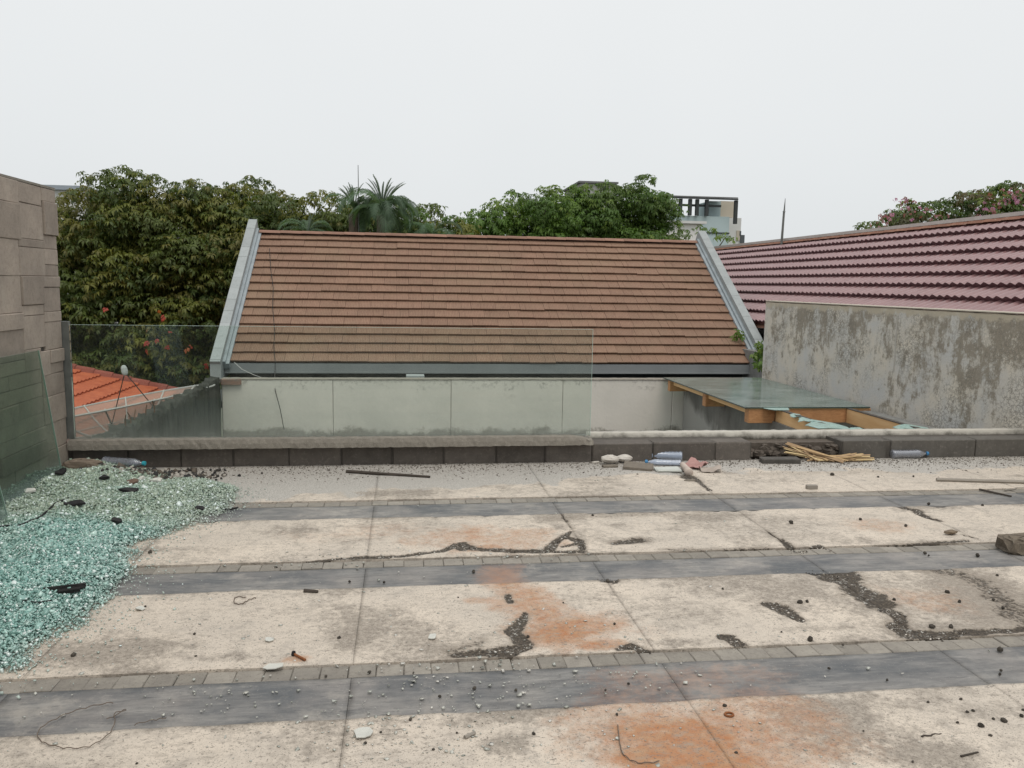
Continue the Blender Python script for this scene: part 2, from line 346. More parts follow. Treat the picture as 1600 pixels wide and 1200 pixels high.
SPECK = [(PL((1455, 890, .10), (1510, 900, .14), (1555, 930, .15), (1605, 975, .16), (1660, 1000, .16)), .52), (PL((1240, 862, .02), (1330, 861, .035), (1420, 853, .035), (1510, 846, .03)), .75), (PL((1180, 742, .10), (1300, 738, .12), (1420, 738, .1)), .35), (PL((860, 812, .05), (1000, 806, .06), (1100, 806, .05)), .42), (PL((700, 1020, .05), (760, 1005, .06)), .45), (PL((430, 885, .02), (330, 892, .02)), .5), (PL((1030, 860, .03), (1100, 860, .035), (1200, 858, .03)), .5)]
def floor_masks(x, y):
    hole = np.zeros(x.shape); dirt = np.zeros(x.shape); rust = np.zeros(x.shape)
    for k, P in enumerate(HOLES): hole = np.maximum(hole, poly_mask(x, y, P, .5, .75, k))
    for k, P in enumerate(CRACKS): hole = np.maximum(hole, .8 * poly_mask(x, y, P, .5, .5, k))
    for k, (P, m_) in enumerate(SPECK): hole = np.maximum(hole, m_ * poly_mask(x, y, P, .5, .6, 90 + k))
    for k, (c, rx, ry, s) in enumerate(DIRT): dirt = np.maximum(dirt, s * blob(x, y, F(*c), rx, ry, .55, k))
    dirt = dirt + .62 * sstep(.44, .70, fbm(x, y, 1.9, 6, 77))
    for k, (c, rx, ry, s) in enumerate(RUSTS): rust = np.maximum(rust, s * blob(x, y, F(*c), rx, ry, .6, 40 + k))
    n = fbm(x, y, 4, 5, 5)
    edge = np.interp(x, [-2.6, -1.4, -.3, .5, 1.0, 1.4, 1.8, 2.6, 3.4, 4.2, 5.0, 6], [5.5, 5.62, 5.78, 5.85, 5.98, 6.1, 6.22, 6.25, 6.22, 6.18, 6.22, 6.3])
    grit = sstep(-.10, .12, y - edge + (n - .5) * .5)
    return np.clip(hole, 0, 1), np.clip(dirt, 0, 1.2), np.clip(rust, 0, 1.2), grit
def sheet(name, x0, x1, y0, y1, step, zt, mat, parent, wob_far=0.0, wob_near=0.0, dig=0.0, full=True):
    nx = max(2, int(round((x1 - x0) / step)) + 1); ny = max(2, int(round((y1 - y0) / step)) + 1)
    gx, gy = np.meshgrid(np.linspace(x0, x1, nx), np.linspace(y0, y1, ny)); t = (gy - y0) / (y1 - y0)
    gx = gx + (fbm(gx, gy, 9, 3, 61) - .5) * .012 * ((gx > x0 + 1e-6) & (gx < x1 - 1e-6))
    lump = sstep(.45, .8, fbm(gx, gx * 0 + y1 * 3.1, 7, 4, 21))
    yy = gy + sstep(.8, 1, t) * (lump * wob_far) + (fbm(gx, gx * 0 + y0, 20, 3, 9) - .5) * sstep(.85, 1, 1 - t) * wob_near
    hole, dirt, rust, grit = floor_masks(gx, yy)
    if mat is SLAB:
        ed = np.minimum(np.minimum(gx - x0, x1 - gx) * 2.2 + .02, np.minimum(gy - y0, (y1 - gy) * .7)); dirt = np.clip(dirt + .75 * np.exp(-np.clip(ed, 0, None) / .045) * sstep(.38, .62, fbm(gx, gy, 3.3, 4, 88)), 0, 1.2)
    z = zt + .002 * (mat is SLAB) + (fbm(gx, yy, 3, 3, 2) - .5) * .006 - sstep(.35, .7, hole) * dig * (0.6 + .8 * fbm(gx, yy, 25, 3, 8))
    V = np.stack([gx, yy, z], -1).reshape(-1, 3)
    idx = np.arange(nx * ny).reshape(ny, nx)
    Q = np.stack([idx[:-1, :-1], idx[:-1, 1:], idx[1:, 1:], idx[1:, :-1]], -1).reshape(-1, 4)
    # skirt
    ring = np.concatenate([idx[0, :], idx[1:, -1], idx[-1, -2::-1], idx[-2:0:-1, 0]]); n0 = len(V)
    S = V[ring].copy(); S[:, 2] = zt - .03; V = np.concatenate([V, S]); m = len(ring); a = np.arange(m); b = (a + 1) % m
    Q = np.concatenate([Q, np.stack([ring[b], ring[a], n0 + a, n0 + b], -1)])
    me = mesh_from(name, V, Q)
    for nm, arr in (('hole', hole), ('dirt', dirt), ('rust', rust), ('grit', grit)):
        at = me.attributes.new(nm, 'FLOAT', 'POINT'); full_ = np.concatenate([arr.ravel(), arr.ravel()[ring]]).astype(np.float32); at.data.foreach_set('value', full_)
    sm = np.zeros(len(me.polygons), dtype=bool); sm[:(nx - 1) * (ny - 1)] = True; me.polygons.foreach_set('use_smooth', sm)
    return put(name, me, mat, parent)

X0F, X1F = -2.57, 6.15
floor = MB().box(X0F, X1F + .5, -9, 7.05, -.30, -.016).build('floor', BED); tag(floor, kind='structure')
floor['label'] = 'roof terrace floor of pale stained screed bays between dark slate strips and paver rows'
JX = [-2.57, -1.416, -.196, 1.027, 2.237, 3.457, 4.677, 6.1]
def bays(y0, y1, **kw):
    for a, b in zip(JX[:-1], JX[1:]):
        g = .0004; st = kw.get('step', .02)
        sheet('slab', a + g, b - g, y0, y1, st, .004, SLAB, floor, kw.get('far', .03), .006, .007)
bays(1.90, 2.706, step=.016, far=.010); bays(3.119, 3.937, step=.016, far=.012); bays(4.352, 5.152, step=.02, far=-.05); bays(5.58, 6.70, step=.025, far=0.0)
bays(.68, 1.486, step=.08); bays(-4.2, .676, step=.2); bays(-9, -4.204, step=.3)
for y0, y1, st in ((2.711, 3.017, .03), (3.942, 4.236, .03), (5.157, 5.462, .04), (1.49, 1.796, .1)):
    for a, b in zip(JX[:-1], JX[1:]):
        sheet('slate_strip', a + .0008, b - .0008, y0, y1, st, -.001, STRIP, floor)
pm = [mesh_from('paver', *(lambda m: (m.v, m.f))(MB().bbox(-.0524, .0524, -.049, .049, -.05, 0, .003).jitter(.0012, k))) for k in range(5)]
for m in pm: m.materials.append(PAVER)
for y0, pitch, xa, xb in ((3.068, .1065, -2.5, 4.6), (4.293, .1065, -2.5, 5.6), (5.522, .1065, -2.5, 5.6), (1.848, .1065, -1.5, 2.6)):
    x = xa
    while x < xb:
        o = put('paver', pm[rnd.randrange(5)], None, floor, (x, y0 + rnd.uniform(-.003, .003), rnd.uniform(-.003, .002)))
        o.rotation_euler = (rnd.uniform(-.01, .01), rnd.uniform(-.012, .012), rnd.uniform(-.015, .015)); x += pitch

# low ground far below
GROUND = mottled('street_ground', (.16, .155, .13), (.09, .10, .06), .4, bump=0)
g = MB(); g.add([(-900, -900, -5.2), (900, -900, -5.2), (900, 900, -5.2), (-900, 900, -5.2)], [(0, 1, 2, 3)])
tag(g.build('ground', GROUND), 'ground far below the terrace', None, None, 'structure')

# ------------------------------------------------------------------ parapet
par = thing('parapet_wall', 'low parapet of dark grey blocks with a rough cement coping along the terrace edge', 'parapet', (0, 6.7, 0))
PO = Vector((0, 6.7, 0))
def loc_build(mb, name, mat, parent, smooth=False):
    """geometry given in world coordinates, stored relative to the parent"""
    q = Vector(parent.location) if parent else Vector()
    p = parent.parent if parent else None
    while p: q += p.location; p = p.parent
    mb.v = [(x - q.x, y - q.y, z - q.z) for x, y, z in mb.v]; return mb.build(name, mat, parent, smooth)
loc_build(MB().box(-2.95, 3.02, 6.714, 6.99, -.29, .158), 'mortar_core', MORTAR, par)
loc_build(MB().box(3.02, 3.86, 6.83, 6.99, -.29, .13), 'mortar_core', RUBBLE, par)
loc_build(MB().box(3.86, 5.93, 6.714, 6.99, -.29, .158), 'mortar_core', MORTAR, par)
x = -2.572; k = 0
while x < 3.0:
    wd = (.418 if x < 1.5 else .55) + rnd.uniform(-.02, .02)
    x1 = min(x + wd, 3.015); zt = .164 + rnd.uniform(-.003, .004)
    if x1 - x > .1: loc_build(MB().bbox(x + .005, x1 - .005, 6.70 + rnd.uniform(-.006, .006), 6.88, -.02, zt, .008).jitter(.003, k), 'block', DARKBLOCK, par)
    x = x1; k += 1
for a, b in ((3.87, 4.28), (4.33, 5.15), (5.16, 5.93)):
    loc_build(MB().bbox(a, b, 6.70 + rnd.uniform(-.004, .004), 6.87, -.02, .166, .006).jitter(.002, k), 'block', GREYBLOCK, par); k += 1
# rubble in the gap where blocks have fallen
rb = MB()
for i in range(60):
    cx, cy, cz = rnd.uniform(3.04, 3.85), rnd.uniform(6.78, 6.87), rnd.uniform(.0, .11); r = rnd.uniform(.015, .05)
    b_ = MB().bbox(-r, r, -r * .8, r * .8, -r * .6, r * .6, r * .3).jitter(r * .25, i); q = rnd.uniform(0, 3)
    rb.add([(cx + vx * math.cos(q) - vy * math.sin(q), cy + vx * math.sin(q) + vy * math.cos(q), cz + vz) for vx, vy, vz in b_.v], b_.f)
tag(loc_build(rb, 'rubble_fill', RUBBLE, par), kind='stuff')
# rough coping on the left with a broken right end
def rough_bar(x0, x1, y0, y1, z0, z1, st, amp, seed, taper=0.0):
    n = int((x1 - x0) / st) + 1; V = []; Fc = []; sec = [(y0, z0), (y0, (z0 + z1) / 2), (y0 + .006, z1 - .006), (y0 + .02, z1), (y1, z1), (y1, z0)]
    for i in range(n):
        xx = x0 + (x1 - x0) * i / (n - 1)
        for j, (yy, zz) in enumerate(sec):
            e = max(0, (xx - (x1 - .16)) / .16) if taper else 0
            V.append((xx + rnd.uniform(-1, 1) * amp * (0 < i < n - 1), yy + rnd.uniform(-1, 1) * amp * .7 + e * .06 * (j < 4) * rnd.random(), zz + rnd.uniform(-1, 1) * amp * .7 - e * taper * (j in (2, 3, 4)) * (.5 + .5 * rnd.random())))
    m = len(sec)
    for i in range(n - 1):
        for j in range(m): Fc.append((i * m + j, i * m + (j + 1) % m, (i + 1) * m + (j + 1) % m, (i + 1) * m + j)[::-1])
    Fc.append(tuple(range(m))); Fc.append(tuple((n - 1) * m + j for j in range(m))[::-1])
    b_ = MB(); b_.v = V; b_.f = Fc; return b_
loc_build(rough_bar(-2.572, 1.585, 6.615, 6.725, .166, .246, .03, .004, 1, .05), 'coping', CEMENT, par)
LEDGE = NT('white_ledge')
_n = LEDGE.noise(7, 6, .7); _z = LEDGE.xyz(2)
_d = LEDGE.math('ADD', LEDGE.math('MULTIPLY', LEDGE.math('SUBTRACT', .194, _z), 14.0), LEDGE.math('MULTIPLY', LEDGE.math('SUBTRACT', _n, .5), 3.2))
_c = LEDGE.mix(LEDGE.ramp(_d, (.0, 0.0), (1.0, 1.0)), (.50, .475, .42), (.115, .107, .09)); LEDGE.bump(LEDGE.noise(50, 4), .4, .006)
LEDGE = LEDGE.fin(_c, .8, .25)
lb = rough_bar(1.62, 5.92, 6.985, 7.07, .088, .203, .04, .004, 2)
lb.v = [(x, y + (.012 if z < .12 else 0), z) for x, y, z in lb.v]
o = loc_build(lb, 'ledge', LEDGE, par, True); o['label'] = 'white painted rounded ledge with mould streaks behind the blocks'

# ------------------------------------------------------------------ glass
def glass_mat(name, tint, gloss_rough=.02, dust=None, ior=1.5):
    t = NT(name); t.t.nodes.remove(t.b)
    tr = t.n('ShaderNodeBsdfTransparent'); tr.inputs[0].default_value = (*tint, 1)
    gl = t.n('ShaderNodeBsdfGlossy'); gl.inputs['Roughness'].default_value = gloss_rough; gl.inputs[0].default_value = (.9, 1, .97, 1)
    fr = t.n('ShaderNodeFresnel'); fr.inputs[0].default_value = ior
    ms = t.n('ShaderNodeMixShader'); t.L(fr.outputs[0], ms.inputs[0]); t.L(tr.outputs[0], ms.inputs[1]); t.L(gl.outputs[0], ms.inputs[2])
    last = ms.outputs[0]
    if dust:
        col, fac = dust(t); df = t.n('ShaderNodeBsdfDiffuse'); df.inputs[0].default_value = (*col, 1)
        m2 = t.n('ShaderNodeMixShader'); t.set(m2.inputs[0], fac); t.L(last, m2.inputs[1]); t.L(df.outputs[0], m2.inputs[2]); last = m2.outputs[0]
    t.L(last, t.out.inputs[0]); return t.m
def dust_bal(t):
    z = t.xyz(2); n = t.noise(5, 6, .65); n2 = t.noise(40, 4, .7)
    g_ = t.math('MULTIPLY', t.math('SUBTRACT', .62, z), 2.2)
    f = t.math('ADD', t.math('MULTIPLY', t.math('POWER', t.math('MAXIMUM', g_, 0.0), 2.0), t.math('MULTIPLY', n, .62)), t.math('MULTIPLY', t.math('MULTIPLY', n, n2), .06))
    return (.52, .56, .52), t.math('MINIMUM', f, .38)
def dust_lean(t):
    z = t.xyz(2); n2 = t.noise(30, 5, .7)
    g_ = t.math('MAXIMUM', t.math('MULTIPLY', t.math('SUBTRACT', .25, z), 5.0), 0.0)
    f = t.math('ADD', t.math('MULTIPLY', t.math('POWER', g_, 2.0), n2), .05)
    return (.40, .48, .46), t.math('MINIMUM', f, .5)
GL_BAL = glass_mat('balustrade_glass', (.915, .953, .93), .02, dust_bal, 1.28)
GL_LEAN = glass_mat('green_sheet_glass', (.74, .80, .75), .2, dust_lean, 1.05)
GL_ROOF = glass_mat('skylight_glass', (.60, .74, .70), .12, lambda t: ((.44, .47, .45), t.math('MULTIPLY_ADD', t.noise(2, 5, .6, t.scale(t.pos, (1, 2.5, 1))), .6, -.08)), 1.3)
GL_EDGE = mottled('cut_glass_edge', (.52, .64, .58), (.42, .55, .50), 20, rough=.25, spec=.5, bump=0)
STEEL = mottled('dull_steel', (.10, .108, .10), (.15, .155, .145), 12, rough=.5, spec=.5, bump=.1)
bal = thing('glass_balustrade', 'clear frameless glass balustrade pane standing on the cement coping', 'glass railing', (0, 6.69, .24))
bp = loc_build(MB().box(-2.542, 1.568, 6.686, 6.698, .235, 1.133), 'pane', GL_BAL, bal)
e = MB().box(-2.542, 1.5675, 6.687, 6.697, 1.1335, 1.1355); e.box(1.5685, 1.5715, 6.687, 6.697, .236, 1.1355)
loc_build(e, 'pane_edge', GL_EDGE, bp)
loc_build(MB().box(-2.64, -2.543, 6.668, 6.715, .247, 1.16), 'post', STEEL, bal)

# ------------------------------------------------------------------ stone clad wall on the left
STONE = NT('brown_stone_tile')
_o = STONE.rand(); _n1 = STONE.noise(5, 6, .65); _n2 = STONE.noise(40, 5, .7)
_c = STONE.mix(STONE.ramp(_n1, (.33, 0.0), (.67, 1.0)), (.40, .34, .285), (.31, .265, .225))
_c = STONE.mix(STONE.ramp(_n2, (.5, 0.0), (.75, .55)), _c, (.225, .19, .16))
_c = STONE.mix(STONE.ramp(STONE.noise(9, 4, .6, STONE.scale(STONE.pos, (1, 1, .35))), (.55, 0.0), (.75, .5)), _c, (.44, .39, .33))
_c = STONE.mix(1.0, _c, STONE.math('MULTIPLY_ADD', _o, .30, .85), 'MULTIPLY'); STONE.bump(STONE.math('ADD', _n2, STONE.noise(160, 3)), .45, .005)
STONE = STONE.fin(_c, .85, .2)
scw = thing('stone_clad_wall', 'tall wall clad in uneven brown stone tiles at the left end of the terrace', 'wall', (-2.7, 6.6, 0))
loc_build(MB().box(-2.95, -2.60, -9, 6.64, -.3, 2.12), 'wall_core', MORTAR, scw)
TI = [  # y0, y1, z0, z1, proud
 (6.41, 6.655, 2.04, 2.138, .010), (6.05, 6.41, 2.00, 2.138, .008), (5.70, 6.05, 1.985, 2.138, .014),
 (6.42, 6.655, 1.80, 2.04, .026), (6.05, 6.42, 1.755, 2.00, .006), (5.68, 6.05, 1.745, 1.985, .020),
 (6.42, 6.655, 1.70, 1.80, .004), (6.02, 6.42, 1.70, 1.755, .010), (5.66, 6.02, 1.50, 1.745, .008), (6.02, 6.42, 1.50, 1.70, .010),
 (6.42, 6.655, 1.585, 1.70, .006), (6.42, 6.655, 1.50, 1.585, .004),
 (6.02, 6.36, 1.30, 1.50, .026), (6.36, 6.655, 1.42, 1.50, .018), (6.36, 6.655, 1.24, 1.42, .010), (5.66, 6.02, 1.25, 1.50, .006), (6.02, 6.36, 1.225, 1.30, .008),
 (5.66, 6.02, 1.14, 1.25, .022), (6.36, 6.655, 1.165, 1.24, .012), (6.02, 6.36, .99, 1.225, .010), (5.66, 6.02, .93, 1.14, .006), (6.36, 6.655, .96, 1.165, .006),
 (6.42, 6.655, .86, .96, .024), (6.27, 6.42, .78, .96, .012), (6.27, 6.655, .62, .78, .010), (6.42, 6.655, .78, .86, .008), (6.27, 6.655, .42, .62, .014), (6.27, 6.655, .22, .42, .008), (6.27, 6.655, -.02, .22, .012)]
z = .96
while z > .02:
    h = rnd.choice((.10, .12, .14)); y = 6.27 if z < .96 else 6.27
    if z > .90: TI += [(5.66, 6.02, z - h if z - h > 0 else -.02, .93, .008), (6.02, 6.27, z - h, .99, .014)]
    else:
        yy = 6.27
        while yy > 4.6:
            ww = rnd.choice((.5, .7, .42)); TI.append((yy - ww, yy, max(z - h, -.02), z, rnd.choice((.004, .012, .032, .022)))); yy -= ww
    z -= h
yy = 5.66
while yy > 2.5:
    zz = 2.138
    while zz > .95:
        h = rnd.choice((.2, .24, .3, .16)); TI.append((yy - .36, yy, max(zz - h, .93), zz, rnd.choice((.006, .012, .024)))); zz -= h
    yy -= .36
for k, (y0, y1, z0, z1, pr) in enumerate(TI):
    if z1 - z0 < .02: continue
    loc_build(MB().bbox(-2.62, -2.590 + pr * .75, y0 + .001, y1 - .001, z0 + .001, z1 - .001, .004).jitter(.0015, k), 'stone_tile', STONE, scw)
loc_build(MB().box(-2.95, -2.583, -9, 6.66, 2.14, 2.156), 'capping', CEMENT, scw)

def lean_pane(label, y0, y1, xb, zb, xt, zt, sl):
    o = thing('glass_sheet', label, 'glass sheet', (xb, (y0 + y1) / 2, zb), 'spare glass sheets leaning on the stone wall')
    d = .006
    V = [(xb, y0, zb), (xb, y1, zb), (xt, y1 - sl, zt), (xt, y0, zt)]; V += [(a + d * 2, b, c) for a, b, c in V]
    b_ = MB(); b_.add(V, [(0, 1, 2, 3), (7, 6, 5, 4), (0, 4, 5, 1), (1, 5, 6, 2), (2, 6, 7, 3), (3, 7, 4, 0)]); pn = loc_build(b_, 'pane', GL_LEAN, o)
    e = MB()
    e.bar((xb + d, y1 + .003, zb), (xt + d, y1 - sl + .003, zt), .010, .004, (0, 1, 0)); e.bar((xb + d, y0, zb - .004), (xb + d, y1, zb - .004), .010, .005)
    loc_build(e, 'pane_edge', GL_EDGE, pn); return o
lean_pane('large dusty green glass sheet leaning on the stone tiles behind the shard heap', 5.26, 6.155, -2.445, .09, -2.535, .985, .06)
lean_pane('nearer green glass sheet cut off by the left picture edge', 3.9, 5.04, -2.31, .05, -2.50, 1.08, .02)

# ------------------------------------------------------------------ the light well behind the parapet
wf = MB().box(-2.64, 5.85, 7.0, 12.3, -1.0, -.80).build('well_floor', GREYPLASTER); tag(wf, 'sunken grey floor of the light well behind the parapet', None, None, 'structure')
WP = NT('white_plaster')
_z = WP.xyz(2); _n = WP.noise(3.2, 7, .7); _n2 = WP.noise(16, 6, .72); _n3 = WP.noise(1.3, 4)
_c = WP.mix(WP.ramp(_n3, (.35, 0.0), (.65, 1.0)), (.68, .645, .585), (.61, .585, .53))
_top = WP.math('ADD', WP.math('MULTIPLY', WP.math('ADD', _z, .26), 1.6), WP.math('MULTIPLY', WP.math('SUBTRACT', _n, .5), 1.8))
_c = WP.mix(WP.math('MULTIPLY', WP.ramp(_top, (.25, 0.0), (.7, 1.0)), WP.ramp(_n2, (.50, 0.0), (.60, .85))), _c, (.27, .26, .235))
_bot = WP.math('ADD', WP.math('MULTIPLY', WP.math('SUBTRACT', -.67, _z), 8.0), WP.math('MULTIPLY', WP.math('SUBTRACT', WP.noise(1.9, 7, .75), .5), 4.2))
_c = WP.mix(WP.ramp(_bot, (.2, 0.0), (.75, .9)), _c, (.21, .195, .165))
_c = WP.mix(WP.ramp(WP.noise(2.2, 6, .7, WP.scale(WP.pos, (1, 1, .4)), .6), (.62, 0.0), (.70, .35)), _c, (.42, .40, .36))
WP.bump(WP.math('ADD', _n2, WP.noise(5, 3)), .3, .012); WP = WP.fin(_c, .8, .25)
ww = thing('white_plaster_wall', 'low off-white plastered wall panels behind the glass below the brown roof', 'wall', (0, 12.3, -.8))
for k, (a, b) in enumerate(((-2.62, -1.034), (-1.034, .72), (.72, 2.44), (2.44, 4.19), (4.19, 5.66))):
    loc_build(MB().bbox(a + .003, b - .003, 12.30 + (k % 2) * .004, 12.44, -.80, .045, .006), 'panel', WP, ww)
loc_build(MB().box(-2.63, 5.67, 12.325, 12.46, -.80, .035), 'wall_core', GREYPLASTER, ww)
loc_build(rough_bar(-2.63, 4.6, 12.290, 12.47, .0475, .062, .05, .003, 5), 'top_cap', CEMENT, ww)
MOSS = NT('mossy_plaster'); _n = MOSS.noise(2, 6, .7); _s = MOSS.noise(7, 6, .7, MOSS.scale(MOSS.pos, (1, 1, .18)))
_c = MOSS.mix(MOSS.ramp(_s, (.35, 0.0), (.65, 1.0)), (.035, .037, .032), (.085, .085, .075)); _c = MOSS.mix(MOSS.ramp(_n, (.55, 0.0), (.75, .8)), _c, (.06, .066, .038))
MOSS.bump(MOSS.noise(25, 6, .7), .7, .02); MOSS = MOSS.fin(_c, .95, .1)
mo = thing('mossy_wall', 'blackened mossy side wall with a crumbled top running towards the parapet', 'wall', (-2.7, 9.6, -.8))
mb = MB(); n = 90; V = []; Fc = []
for i in range(n):
    y = 7.0 + 5.28 * i / (n - 1); zt = .05 + rnd.uniform(-.03, .03) + (.04 if i > 80 else 0)
    for (xx, zz) in ((-2.64, -.8), (-2.64 + rnd.uniform(-.012, .012), -.2), (-2.64 + rnd.uniform(-.02, .01), zt - .05), (-2.66 + rnd.uniform(-.02, .02), zt), (-2.78 + rnd.uniform(-.02, .02), zt + rnd.uniform(-.02, .03)), (-2.80, -.8)): V.append((xx, y, zz))
for i in range(n - 1):
    for j in range(6): Fc.append((i * 6 + j, (i + 1) * 6 + j, (i + 1) * 6 + (j + 1) % 6, i * 6 + (j + 1) % 6))
Fc.append(tuple(range(6))[::-1]); Fc.append(tuple((n - 1) * 6 + j for j in range(6))); mb.v = V; mb.f = Fc; loc_build(mb, 'wall_body', MOSS, mo)
REBAR = mottled('rusty_rebar', (.10, .06, .04), (.16, .09, .055), 30, rough=.9, bump=0)
for y in (8.35, 8.5, 8.62, 9.0, 9.3):
    loc_build(MB().tube([(-2.7, y, .0), (-2.7, y + rnd.uniform(-.02, .02), .10), (-2.7 + rnd.uniform(-.03, .03), y + rnd.uniform(-.04, .04), .17)], .006, 5), 'rebar', REBAR, mo)
PATCH = mottled('broken_brick_corner', (.26, .15, .11), (.20, .17, .15), 14, bump=.6)
loc_build(MB().bbox(-2.62, -2.34, 12.24, 12.285, -.02, .058, .01).jitter(.01, 3), 'broken_corner', PATCH, mo)

# skylight
WOOD = NT('orange_timber'); _v = WOOD.scale(WOOD.pos, (1.0, .25, 4.0)); _n = WOOD.noise(14, 6, .65, _v, .6)
_c = WOOD.mix(WOOD.ramp(_n, (.33, 0.0), (.67, 1.0)), (.56, .30, .14), (.42, .205, .09)); _c = WOOD.mix(WOOD.ramp(WOOD.noise(3, 4), (.5, 0.0), (.75, .6)), _c, (.22, .10, .05))
WOOD.bump(_n, .25, .004); WOOD = WOOD.fin(_c, .6, .35)
WOODL = mottled('pale_timber', (.78, .52, .27), (.68, .42, .20), 6, rough=.65, bump=.2, stretch=(1, .3, 3))
sk = thing('skylight', 'broken timber framed glass skylight over the corner of the light well', 'skylight', (4.8, 10, 0))
gp = loc_build(MB().box(4.02, 5.60, 9.15, 12.27, .080, .092), 'glass_pane', GL_ROOF, sk)
loc_build(MB().box(4.0165, 5.60, 9.144, 9.1485, .079, .093).box(4.0135, 4.0185, 9.144, 12.27, .078, .093), 'pane_edge', mottled('dark_glass_edge', (.04, .06, .055), (.06, .09, .08), 9, rough=.3, bump=0), gp)
for a, b, y0, y1, z0, z1, m in ((4.06, 4.36, 12.05, 12.15, -.10, .072, WOOD), (4.36, 5.6, 12.05, 12.15, -.06, .072, WOOD), (4.06, 4.34, 10.55, 10.66, -.11, .072, WOOD), (4.34, 5.6, 10.55, 10.66, -.06, .072, WOOD), (4.07, 4.40, 9.16, 9.28, -.10, .072, WOOD), (4.44, 5.62, 9.16, 9.27, -.10, .072, WOOD)):
    loc_build(MB().bbox(a, b, y0, y1, z0, z1, .004), 'rafter', m, sk)
loc_build(MB().bbox(4.10, 4.135, 9.3, 12.0, .0, .06, .003), 'batten', WOODL, sk)
for xx, ya, yb, z0 in ((4.40, 7.55, 9.15, -.115), (5.30, 7.70, 9.15, -.10)):
    loc_build(MB().bbox(xx, xx + .05, ya, yb, z0, .07, .004), 'beam', WOODL, sk)
    loc_build(MB().box(xx - .004, xx + .054, ya + .05, yb, .0712, .080), 'beam_tape', MORTAR, sk)
loc_build(MB().bbox(4.46, 5.30, 7.75, 7.82, -.10, .035, .004), 'rafter', WOOD, sk)
loc_build(MB().box(5.36, 5.64, 7.4, 12.2, -.07, .045), 'side_plate', GREYPLASTER, sk)
CURB = NT('smeared_cement'); _n = CURB.noise(2.5, 6, .65, CURB.scale(CURB.pos, (1, 1, .6)), .4); _z = CURB.xyz(2)
_c = CURB.mix(CURB.ramp(_n, (.3, 0.0), (.7, 1.0)), (.12, .118, .108), (.24, .235, .215))
_y = CURB.xyz(1); _k = CURB.math('ADD', CURB.math('MULTIPLY', CURB.math('ADD', _z, .22), -2.6), CURB.math('MULTIPLY', CURB.math('SUBTRACT', _y, 11.6), .6)); _k = CURB.math('ADD', _k, CURB.math('MULTIPLY', CURB.math('SUBTRACT', _n, .5), 1.5))
_c = CURB.mix(CURB.ramp(_k, (.1, 0.0), (.5, .8)), _c, (.40, .395, .37)); CURB.bump(CURB.noise(20, 6), .5, .01); CURB = CURB.fin(_c, .9, .2)
loc_build(MB().box(4.37, 4.50, 7.3, 12.28, -.80, -.075), 'curb_wall', CURB, sk)
TEAL = mottled('laminated_shard', (.25, .38, .345), (.36, .50, .46), 25, rough=.3, spec=.5, bump=.5)
for k, (px, py, rx, ry) in enumerate(((1290, 663, .17, .09), (1318, 668, .13, .07), (1213, 638, .17, .05), (1425, 666, .16, .05), (1262, 655, .1, .04), (1245, 648, .07, .03), (1345, 671, .1, .04))):
    c = np.array(F(px, py, .085)); V = []; q = 12
    for j in range(q):
        t = 2 * math.pi * j / q; rr = rnd.uniform(.75, 1.2); V.append((c[0] + rx * rr * math.cos(t), c[1] + ry * 6 * rr * math.sin(t) * .5, .088 - .05 * (abs(math.cos(t)) ** 2) * rnd.random() * (py > 640)))
    V = V + [(a, b, zz - .006) for a, b, zz in V]; Fc = [tuple(range(q)), tuple(range(q, 2 * q))[::-1]] + [(j, q + j, q + (j + 1) % q, (j + 1) % q) for j in range(q)]
    b_ = MB(); b_.add(V, Fc); loc_build(b_, 'glass_shard', TEAL, sk)

# stained wall on the right
SW = NT('stained_render'); _p = SW.pos; _z = SW.xyz(2)
_b = SW.noise(1.5, 7, .68, SW.scale(_p, (1, 1, .6)), .3); _m = SW.noise(6, 9, .78); _st = SW.noise(10, 7, .75, SW.scale(_p, (1, 1, .22)), .3); _f = SW.noise(30, 7, .8)
_c = SW.mix(SW.ramp(SW.noise(1.7, 6, .65), (.38, 0.0), (.62, 1.0)), (.58, .578, .555), (.67, .62, .53))
_brown = SW.math('ADD', SW.math('ADD', _b, SW.math('MULTIPLY', SW.math('SUBTRACT', _z, .6), .10)), SW.math('MULTIPLY', SW.math('SUBTRACT', _st, .5), .42))
_brown = SW.math('ADD', _brown, SW.math('MULTIPLY', SW.math('SUBTRACT', _m, .5), .95))
_c = SW.mix(SW.ramp(_brown, (.49, 0.0), (.60, .88)), _c, SW.mix(_f, (.225, .195, .15), (.36, .32, .255)))
_dk = SW.math('ADD', SW.math('ADD', _m, SW.math('MULTIPLY', SW.math('SUBTRACT', _st, .5), .6)), SW.math('MULTIPLY', SW.math('SUBTRACT', _f, .5), .5))
_c = SW.mix(SW.ramp(_dk, (.60, 0.0), (.70, .75)), _c, (.21, .195, .17))
_wv = SW.n('ShaderNodeVectorMath', operation='ADD'); SW.L(_p, _wv.inputs[0]); _wn = SW.n('ShaderNodeTexNoise'); SW.L(_p, _wn.inputs['Vector']); _wn.inputs['Scale'].default_value = 22; _ws = SW.n('ShaderNodeVectorMath', operation='SCALE'); SW.L(_wn.outputs['Color'], _ws.inputs[0]); _ws.inputs['Scale'].default_value = .09; SW.L(_ws.outputs[0], _wv.inputs[1])
_cr = SW.ramp(SW.voro(23, _wv.outputs[0], 'DISTANCE_TO_EDGE'), (.03, 1.0), (.13, 0.0)); _crm = SW.ramp(SW.noise(1.5, 5, .65, SW.scale(_p, (1, 1.1, 1))), (.46, 0.0), (.56, .7))
_c = SW.mix(SW.math('MULTIPLY', _cr, _crm), _c, (.215, .20, .17))
